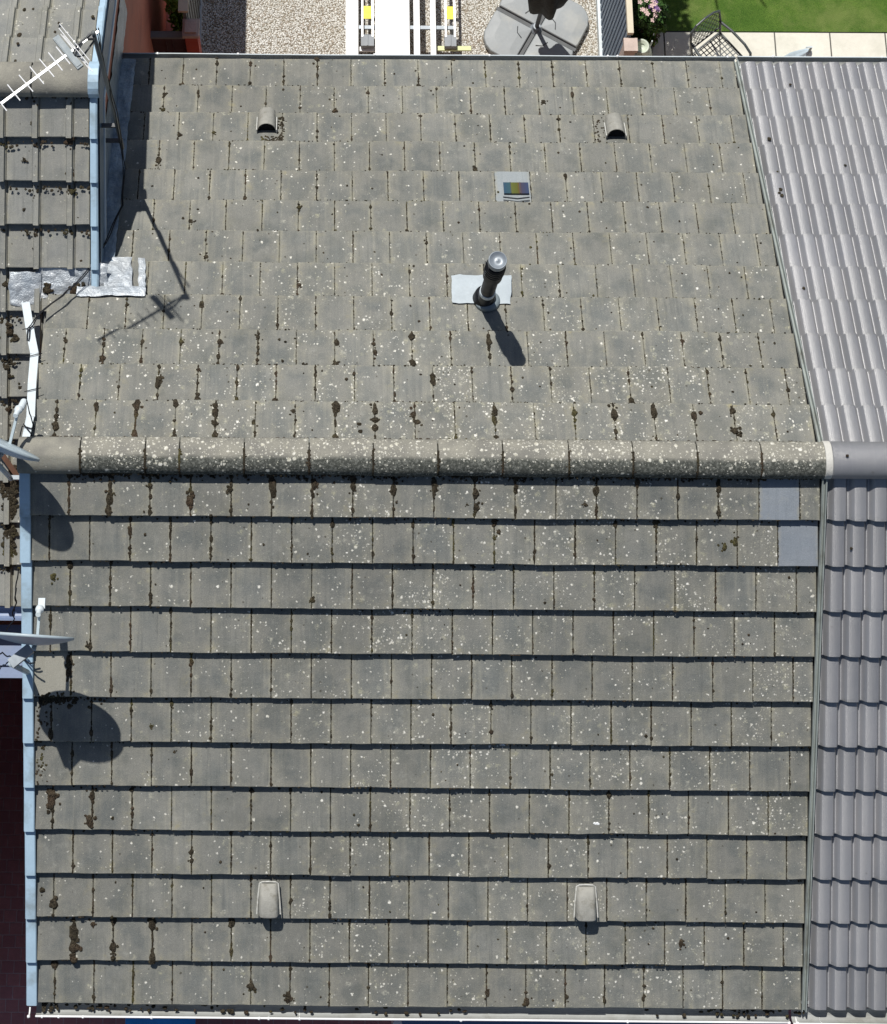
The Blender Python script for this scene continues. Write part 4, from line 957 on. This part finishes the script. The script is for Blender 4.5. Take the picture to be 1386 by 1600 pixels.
# pot and rod
p = on_ground(1001, 76, .5); t = thing('garden_pot', (p.x, p.y, GZ + .024), 'pale green glazed jar standing beside the stone pier', 'pot')
m = MB(); m.lathe((p.x, p.y, GZ + .024), [(.09, 0), (.14, .15), (.155, .3), (.12, .45), (.07, .52), (.085, .56), (.065, .56), (.055, .5)], 28); build('body', m, M['pot'], t, smooth=True)
m = MB(); m.lathe((p.x, p.y, GZ + .5), [(.05, 0), (.05, .02)], 20); build('soil', m, M['earth'], t)
a = on_ground(1019, 64, .7); b_ = on_ground(1011, 88, .05); m = MB(); m.tube([a, b_], .008, 8); tag(build('garden_cane', m, M['white_trim'], loc=None), 'thin white cane leaning beside the pale green jar', 'cane')
c = on_ground(1013, 26, .6)
shrub('flowering_plant', (c.x - .02, c.y + .05, GZ + .5), (.27, .32, .42), 2600, .03, M['leaf2'], 'dark flowering bush with pink blossoms by the ribbed fence', 'plant', 5, (('petal', 16, (c.x - .04, c.y + .0, GZ + .93), .07), ('petal2', 5, (c.x + .04, c.y - .02, GZ + .93), .03)))
c = on_ground(1022, 52, .35)
shrub('leafy_plant', (c.x, c.y, GZ + .35), (.13, .12, .22), 700, .035, M['leaf'], 'low green leafy plant at the patio edge', 'plant')
# parasol
pc = on_ground(838, 44, .1); ps = thing('parasol', (pc.x, pc.y, GZ), 'folded black parasol on four grey base slabs on gravel', 'parasol')
for k in range(4):
    a0 = math.radians(-30 + 90 * k); e1 = Vector((math.cos(a0), math.sin(a0), 0)); e2 = Vector((-e1.y, e1.x, 0)); g = .028; m = MB(); Lw = .47
    poly = [(g, g), (g + Lw * .98, g), (g + Lw, g + .03), (g + Lw * .98, g + Lw * .62), (g + Lw * .90, g + Lw * .80), (g + Lw * .78, g + Lw * .92), (g + Lw * .6, g + Lw), (g + .03, g + Lw), (g, g + Lw * .97)]
    def ring(ins, z): 
        cx_, cy_ = g + Lw * .48, g + Lw * .48
        return [Vector((pc.x, pc.y, 0)) + e1 * (cx_ + (x_ - cx_) * ins) + e2 * (cy_ + (y_ - cy_) * ins) + Vector((0, 0, GZ + z)) for x_, y_ in poly]
    m.grid([ring(.97, .005), ring(1, .02), ring(1, .085), ring(.985, .1), ring(.95, .108), ring(.5, .115)], True); n0 = len(m.v) - 9; m.f.append(tuple(range(n0, n0 + 9)))
    q = Vector((pc.x, pc.y, GZ + .118)) + e1 * .14 + e2 * .14
    sl_ = build('base_slab', m, M['base'], ps)
    m = MB(); m.tube([q - e1 * .05 + e2 * .05, q + (e1 + e2) * .018, q + e1 * .05 - e2 * .05], .005, 6); build('grip', m, M['dark_metal'], sl_)
m = MB()
for k in range(2):
    a0 = math.radians(-30 + 90 * k); e1 = Vector((math.cos(a0), math.sin(a0), 0)); m.bar(Vector((pc.x, pc.y, GZ + .05)) - e1 * .5, Vector((pc.x, pc.y, GZ + .05)) + e1 * .5, .04, .05)
build('cross_frame', m, M['dark_metal'], ps); m = MB(); m.lathe((pc.x, pc.y, GZ + .03), [(.07, 0), (.07, .05), (.045, .08), (.04, .14)], 20); build('hub', m, M['galv'], ps)
m = MB(); m.tube([Vector((pc.x, pc.y, GZ + .1)), Vector((pc.x, pc.y, GZ + 2.4))], .024, 14); build('pole', m, M['dark_metal'], ps)
m = MB(); rows = []
for z, r in ((.85, .12), (.9, .17), (1.2, .20), (1.8, .15), (2.3, .06), (2.45, .02)):
    rows.append([Vector((pc.x + .02 + math.cos(a) * r * (1 + .22 * math.sin(a * 5 + z * 2)), pc.y + math.sin(a) * r * (1 + .22 * math.sin(a * 5 + z * 2)), GZ + z)) for a in [2 * math.pi * j / 40 for j in range(40)]])
b = m.grid(rows, True); m.f.append(tuple(range(b, b + 40))); build('canopy', m, M['canopy'], ps, smooth=True)
# ladders and boards on two battens
BZ = .42
xs_ = lambda px, z=BZ: at(px, 40, GZ + z).x
y0b = at(600, 78, GZ + BZ).y - .35; y1b = y0b + 3.4
bt = MB()
for i, (pa, pb) in enumerate(((540, 560), (586, 606), (606, 628), (628, 640), (646, 656), (672, 681))):
    m = MB(); xa, xb = xs_(pa), xs_(pb); m.box(((xa + xb) / 2, (y0b + y1b) / 2 + (i % 3) * .02, GZ + BZ + (.004 * (i % 2))), (xb - xa - .004, y1b - y0b, .035))
    labs = ('wide white board at the left end of the trestle row', 'white board touching the left ladder, first of three side by side', 'white board in the middle of three side by side', 'narrow white board at the right of three side by side', 'narrow white batten with gravel showing on both sides', 'last narrow white batten, nearest the right ladder')
    tag(build('white_board', m, M['white'], loc=None), labs[i], 'board', 'white boards laid on trestles')
for pa, pb, lab in ((566, 582, 'left slim ladder with yellow sticker between white boards'), (696, 710, 'right slim ladder with yellow sticker and lime foot bar')):
    xa, xb = xs_(pa), xs_(pb); yl = at(600, 60, GZ + BZ).y; t = thing('ladder', ((xa + xb) / 2, yl, GZ), lab, 'ladder', 'aluminium ladders on trestles')
    for x in (xa, xb): m = MB(); m.box((x, yl + 1.7, GZ + BZ + .03), (.02, 3.4, .06)); build('rail', m, M['alu'], t)
    for k in range(10): m = MB(); m.box(((xa + xb) / 2, yl + .3 + k * .28, GZ + BZ + .015), (xb - xa, .03, .02)); build('rung', m, M['alu'], t)
    m = MB(); m.box(((xa + xb) / 2, at(600, 22, GZ + BZ).y, GZ + BZ + .05), (xb - xa - .03, .15, .006)); build('sticker', m, M['yellow'], t)
    m = MB(); m.box(((xa + xb) / 2, yl - .04, GZ + BZ + .01), (xb - xa + .03, .13, .09)); m.box(((xa + xb) / 2, yl - .04, GZ + BZ + .06), (.012, .13, .02)); build('foot', m, M['foot'], t)
for pa, pb, py, mt, lab in ((562, 640, 77, 'white', 'short white cross bar under the left ladder'), (684, 736, 76, 'lime', 'lime tipped cross bar under the right ladder')):
    a = at(pa, py, GZ + BZ - .06); b_ = at(pb, py, GZ + BZ - .06); m = MB(); m.bar(a, b_, .05, .035); tag(build('cross_bar', m, M[mt], loc=None), lab, 'bar')
m = MB()
for yy in (at(600, 52, GZ + .2).y, y1b - .4):
    for x in (xs_(544), xs_(592), xs_(650), xs_(708)): m.bar(Vector((x, yy - .12, GZ)), Vector((x, yy, GZ + BZ - .04)), .022); m.bar(Vector((x, yy + .12, GZ)), Vector((x, yy, GZ + BZ - .04)), .022)
    m.bar(Vector((xs_(538), yy, GZ + BZ - .037)), Vector((xs_(712), yy, GZ + BZ - .037)), .04, .035)
tag(build('trestle', m, M['galv'], loc=None), 'grey metal trestles under the white boards and ladders', 'trestle')

# garden chair
cc = at(1121, 88, GZ + .44); F = Vector((.62, -.78, 0)).normalized(); Rr = Vector((F.y, -F.x, 0)); ch = thing('garden_chair', (cc.x, cc.y, GZ + .024), 'dark cast metal garden chair with lattice back on the cream patio', 'chair')
CP = lambda f, r, z: Vector((cc.x, cc.y, GZ + .024)) + F * (f * .94) + Rr * (r * .94) + Vector((0, 0, z * .95))
m = MB(); hw = .22
m.tube([CP(-.20, -hw, .44), CP(.22, -hw, .45), CP(.24, 0, .45), CP(.22, hw, .45), CP(-.20, hw, .44), CP(-.20, -hw, .44)], .013, 8)
for k in range(9):
    r = -hw + (k + .5) * 2 * hw / 9; m.bar(CP(-.2, r, .445), CP(.22, r, .45), .010, .006)
    f = -.2 + (k + .5) * .42 / 9; m.bar(CP(f, -hw, .448), CP(f, hw, .448), .010, .006)
build('seat', m, M['chair'], ch)
m = MB(); BK = lambda r, z: CP(-.20 - (z - .44) * .28, r, z)
m.tube([BK(-hw, .44), BK(-hw * 1.05, .7), BK(-hw * .98, .9), BK(-hw * .6, .955), BK(0, .97), BK(hw * .6, .955), BK(hw * .98, .9), BK(hw * 1.05, .7), BK(hw, .44)], .013, 8)
m.tube([BK(-hw, .56), BK(0, .56), BK(hw, .56)], .009, 8)
for k in range(6):
    for j in range(7):
        c0 = -hw + (k + (.5 if j % 2 else 0) + .5) * 2 * hw / 6.5; z0 = .585 + j * .052
        if abs(c0) > hw * .98: continue
        rx_ = .033; m.tube([BK(c0 - rx_, z0), BK(c0, z0 + .026), BK(c0 + rx_, z0), BK(c0, z0 - .026), BK(c0 - rx_, z0)], .0042, 5)
build('backrest', m, M['chair'], ch)
for sg in (-1, 1):
    m = MB(); m.tube([BK(sg * hw, .68), CP(-.1, sg * (hw + .03), .68), CP(.12, sg * (hw + .04), .67), CP(.24, sg * (hw + .03), .64), CP(.28, sg * (hw + .01), .57), CP(.24, sg * hw, .47)], .015, 8); build('armrest', m, M['chair'], ch)
    for f0, f1 in ((-.2, -.27), (.2, .24)): m = MB(); m.tube([CP(f0, sg * hw, .45), CP(f1, sg * (hw + .01), .03)], .013, 8, .010); build('leg', m, M['chair'], ch)
# pale cover
pc = at(1266, 70, GZ + .9); cv = thing('covered_parasol', (pc.x - .08, pc.y - .1, GZ + .024), 'pale blue cloth covered garden furniture with a pointed tip on the cream patio', 'cover')
m = MB(); rows = []
for z, r in ((.0, .15), (.25, .145), (.6, .12), (.85, .075), (.98, .035), (1.02, .015)):
    rows.append([Vector((pc.x - .12 * (1 - z), pc.y - .05 + math.sin(a) * r * (1 + .10 * math.sin(a * 6)), GZ + .024 + z * .8)) + Vector((math.cos(a) * r * (1 + .10 * math.sin(a * 6)), 0, 0)) for a in [2 * math.pi * j / 36 for j in range(36)]])
b = m.grid(rows, True); build('cloth', m, M['cover'], cv, smooth=True)
m = MB(); m.tube([Vector((pc.x, pc.y - .05, GZ + .82)), Vector((pc.x + .01, pc.y - .03, GZ + .92)), Vector((pc.x - .05, pc.y - .03, GZ + .90))], .016, 8, .008); build('tip', m, M['dish'], cv)

# unseen tree added beyond the yards to cast shade on the lawn
tr_ = thing('shade_tree', (5.95, 8.4, GZ), 'small leafy tree added out of view beyond the lawn to cast shadow on the grass', 'tree')
m = MB(); m.tube([Vector((5.95, 8.4, GZ)), Vector((6.0, 8.4, GZ + 1.2)), Vector((5.95, 8.45, GZ + 2.6))], .09, 10, .05)
for k in range(7):
    a = k * .9; m.tube([Vector((5.96, 8.42, GZ + 1.6 + .12 * k)), Vector((5.96 + math.cos(a) * .3, 8.42 + math.sin(a) * .3, GZ + 2.2 + .15 * k)), Vector((5.96 + math.cos(a) * .6, 8.42 + math.sin(a) * .6, GZ + 2.6 + .2 * k))], .035, 7, .01)
build('trunk', m, M['bark'], tr_)
m = MB()
for c, r, n in (((5.9, 8.3, GZ + 3.1), (.45, .4, .4), 1300), ((6.3, 8.6, GZ + 2.9), (.35, .4, .35), 1000), ((5.6, 8.8, GZ + 2.8), (.4, .4, .35), 900), ((6.0, 8.7, GZ + 3.5), (.35, .35, .35), 700)): leaves(m, c, r, n, .05, .3)
build('crown', m, M['leaf2'], tr_)

# tall clipped greenery added beyond the frame to cast straight shade along the fence
hd = thing('shade_hedge', (5.43, 8.8, GZ), 'tall clipped evergreen row added out of view behind the ribbed fence for its shade', 'shade_hedge')
m = MB()
for k in range(9):
    for j in range(8): leaves(m, (5.43, 7.15 + k * .42, GZ + .3 + j * .45), (.14, .3, .34), 260, .05, .2)
build('foliage', m, M['leaf2'], hd)
m = MB()
for k in range(7): m.tube([Vector((5.43, 7.2 + k * .5, GZ)), Vector((5.43, 7.2 + k * .5, GZ + 2)), Vector((5.43, 7.2 + k * .5, GZ + 3.5))], .04, 7, .01)
build('stem', m, M['bark'], hd)
# unseen wing added to the left neighbour to shade the paving
m = MB(); m.box((-3.6, -2.4, -4.7), (4.9, 3.3, 4.8)); build('shade_wing', m, M['brick_wall'], nb)
m = MB(); m.box((-3.5, -2.4, -2.25), (5.6, 3.5, .08)); build('shade_wing_roof', m, M['porch'], nb)

# ---------------------------------------------------------------- front of the house
bx = at(250, 1600, GZ + 1.02); bn = thing('wheelie_bin', (bx.x, bx.y - .08, GZ), 'bright blue plastic wheelie bin just below the front gutter', 'bin')
m = MB(); c0 = Vector((bx.x, bx.y - .12, GZ)); rows = []
for z, wx, wy in ((.06, .22, .22), (.9, .27, .30), (.95, .30, .33)):
    rows.append([c0 + Vector((sx * wx, sy * wy, z)) for sx, sy in ((-1, -1), (-.9, -1.02), (.9, -1.02), (1, -1), (1, 1), (.9, 1.02), (-.9, 1.02), (-1, 1))])
b = m.grid(rows, True); m.f.append(tuple(range(b, b + 8))); build('body', m, M['blue_bin'], bn)
m = MB(); rows = []
for i in range(9):
    yy = -.36 + i * .09; rows.append([c0 + Vector((x_, yy, .97 + .05 * math.cos(x_ * 5.) * math.sin((i + 1) / 10 * math.pi) + .012 * math.sin(x_ * 14 + i))) for x_ in [-.32 + .64 * j / 10 for j in range(11)]])
m.grid(rows); lid = build('lid', m, M['blue_bin'], bn, smooth=True)
m = MB(); m.tube([c0 + Vector((-.2, .36, .93)), c0 + Vector((.2, .36, .93))], .016, 8); build('handle', m, M['blue_bin'], bn)
for sg in (-1, 1): m = MB(); m.lathe(c0 + Vector((sg * .25 - .02, .27, .1)), [(.1, 0), (.1, .04)], 18, axis=(1, 0, 0)); build('wheel', m, M['black'], bn)
PZ = -4.6; pa = at(628, 1595, PZ); pb = at(1112, 1595, PZ)
m = MB(); m.box(((pa.x + pb.x) / 2, -4.02, PZ), (pb.x - pa.x, 1.15, .05)); m.box(((pa.x + pb.x) / 2, -4.02, PZ - .09), (pb.x - pa.x - .03, 1.1, .12)); build('porch_roof', m, M['porch'], house, label='flat blue grey porch roof in shade below the front gutter')
a = at(619, 1590, -2.5); m = MB(); m.tube([Vector((a.x, -3.82, -2.22)), Vector((a.x, -3.86, -2.45)), Vector((a.x, -3.72, -2.8)), Vector((a.x, -3.62, -3.1)), Vector((a.x, -3.56, GZ))], .036, 12); build('downpipe', m, M['white_trim'], house)
